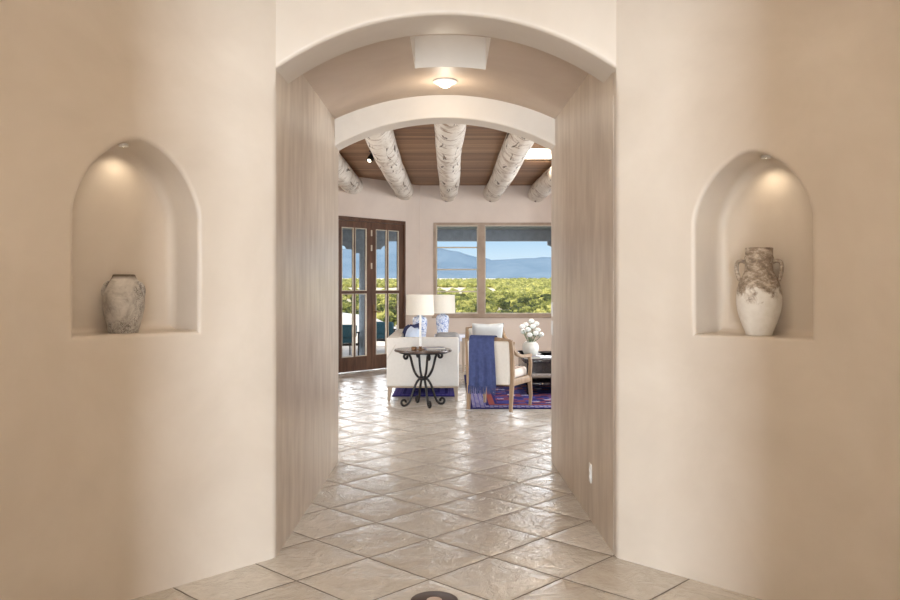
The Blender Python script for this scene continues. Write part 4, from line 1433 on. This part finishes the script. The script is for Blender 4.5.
# ------------------------------------------------------------------ light
def lamp(name, kind, loc, energy, color, size=None, size_y=None, target=None, **kw):
    L = bpy.data.lights.new(name, kind)
    L.energy = energy; L.color = color
    if kind == 'AREA':
        L.shape = 'RECTANGLE'; L.size = size; L.size_y = size_y or size
    elif size is not None and kind != 'SUN':
        L.shadow_soft_size = size
    for k, v in kw.items(): setattr(L, k, v)
    o = bpy.data.objects.new(name, L); COL.objects.link(o)
    o.location = loc
    if target is not None:
        o.rotation_euler = (Vector(target) - Vector(loc)).to_track_quat('-Z', 'Y').to_euler()
    return o
WARM = (1.0, 0.77, 0.55); COOL = (0.84, 0.92, 1.0); NEUT = (1.0, 0.95, 0.88)
s = lamp('sun', 'SUN', (0, 0, 20), 3.4, (1.0, 0.95, 0.86)); s.data.angle = 0.01
s.rotation_euler = Vector((0.85, 0.22, -0.62)).to_track_quat('-Z', 'Y').to_euler()
lamp('entry_daylight', 'AREA', (0, -3.6, 1.25), 560, (0.80, 0.90, 1.0), 0.36, 2.2, (0, 0, 1.35))
lamp('foyer_ceiling_light', 'AREA', (0, 2.2, 3.38), 27, (1.0, 0.82, 0.62), 1.2, 1.2, (0, 2.2, 0))
lamp('passage_lamp_light', 'POINT', (lx, ly, lz - 0.16), 3.6, (1.0, 0.88, 0.72), 0.05)
for (W, sc, zt) in ((WL, 0.742, 2.097), (WR, 0.733, 2.044)):
    p = W(sc, zt - 0.032, 0.165)
    lamp('niche_light', 'SPOT', p, 1.3, (1.0, 0.86, 0.66), 0.02, target=W(sc, 1.2, 0.165), spot_size=radians(150), spot_blend=0.8)
for sx0, sx1, sy0, sy1 in skl:
    lamp('living_skylight_and_fill', 'AREA', ((sx0 + sx1) / 2, (sy0 + sy1) / 2, LZ + 0.39), 60, NEUT, sx1 - sx0 - .04, sy1 - sy0 - .04, ((sx0 + sx1) / 2, (sy0 + sy1) / 2, 0))  # the left opening is an unseen addition that brightens the room
lamp('right_side_fill', 'AREA', (XWR - 0.1, 10.2, 1.6), 230, COOL, 3.5, 2.0, (0, 10.2, 1.2))  # fill light added out of view; the right wall has no window
lamp('left_side_fill', 'AREA', (XWL + 0.1, 8.2, 1.6), 130, COOL, 2.2, 2.0, (0, 9.5, 1.2))  # unseen fill added to brighten the room, no opening in this wall

w = bpy.data.worlds.new('sky'); scene.world = w; w.use_nodes = True
nt = w.node_tree; nt.nodes.clear()
out = nt.nodes.new('ShaderNodeOutputWorld'); bg = nt.nodes.new('ShaderNodeBackground')
tcn = nt.nodes.new('ShaderNodeTexCoord'); sp = nt.nodes.new('ShaderNodeSeparateXYZ'); rp = nt.nodes.new('ShaderNodeValToRGB')
nt.links.new(tcn.outputs['Generated'], sp.inputs[0]); nt.links.new(sp.outputs['Z'], rp.inputs[0])
stops = [(0.0, srgb(214, 232, 242)), (0.03, srgb(206, 230, 246)), (0.08, srgb(150, 200, 238)), (0.3, srgb(92, 150, 214)), (1.0, srgb(60, 110, 180))]
while len(rp.color_ramp.elements) < len(stops): rp.color_ramp.elements.new(0.5)
for e, (p_, c) in zip(rp.color_ramp.elements, stops): e.position = p_; e.color = c
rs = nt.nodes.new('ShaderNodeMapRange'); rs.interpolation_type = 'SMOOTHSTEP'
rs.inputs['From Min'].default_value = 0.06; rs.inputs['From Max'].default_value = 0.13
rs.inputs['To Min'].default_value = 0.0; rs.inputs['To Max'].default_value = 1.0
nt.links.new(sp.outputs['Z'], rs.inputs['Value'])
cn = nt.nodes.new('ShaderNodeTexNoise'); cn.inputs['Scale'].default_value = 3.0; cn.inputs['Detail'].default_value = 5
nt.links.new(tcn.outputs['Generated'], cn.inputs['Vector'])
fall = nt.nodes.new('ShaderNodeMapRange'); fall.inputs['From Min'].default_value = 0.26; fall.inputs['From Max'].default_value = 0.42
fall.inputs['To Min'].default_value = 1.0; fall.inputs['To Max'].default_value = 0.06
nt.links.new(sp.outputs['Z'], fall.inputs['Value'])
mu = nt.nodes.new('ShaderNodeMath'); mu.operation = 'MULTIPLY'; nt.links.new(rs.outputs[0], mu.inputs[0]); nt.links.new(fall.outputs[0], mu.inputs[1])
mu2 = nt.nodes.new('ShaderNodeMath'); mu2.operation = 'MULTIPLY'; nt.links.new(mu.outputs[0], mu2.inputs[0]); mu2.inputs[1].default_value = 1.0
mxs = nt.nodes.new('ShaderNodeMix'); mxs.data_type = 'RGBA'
nt.links.new(mu2.outputs[0], mxs.inputs[0]); nt.links.new(rp.outputs[0], mxs.inputs[6]); mxs.inputs[7].default_value = (8.4, 8.7, 9.0, 1)  # bright band added above the camera's view, for floor sheen and daylight
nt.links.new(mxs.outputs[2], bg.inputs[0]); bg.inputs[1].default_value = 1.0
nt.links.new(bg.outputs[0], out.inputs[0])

# ------------------------------------------------------------------ camera
cam = bpy.data.cameras.new('camera'); co = bpy.data.objects.new('camera', cam); COL.objects.link(co)
co.location = (0, 0, H); co.rotation_euler = (pi / 2, 0, 0)
cam.sensor_width = 36.0; cam.lens = 820 / 900 * 36.0
cam.shift_y = -15 / 900
cam.clip_start = 0.05; cam.clip_end = 8000
scene.camera = co
scene.view_settings.view_transform = 'Standard'
scene.view_settings.look = 'None'
scene.view_settings.gamma = 1.0
scene.view_settings.exposure = 0.12
scene.view_settings.use_curve_mapping = False
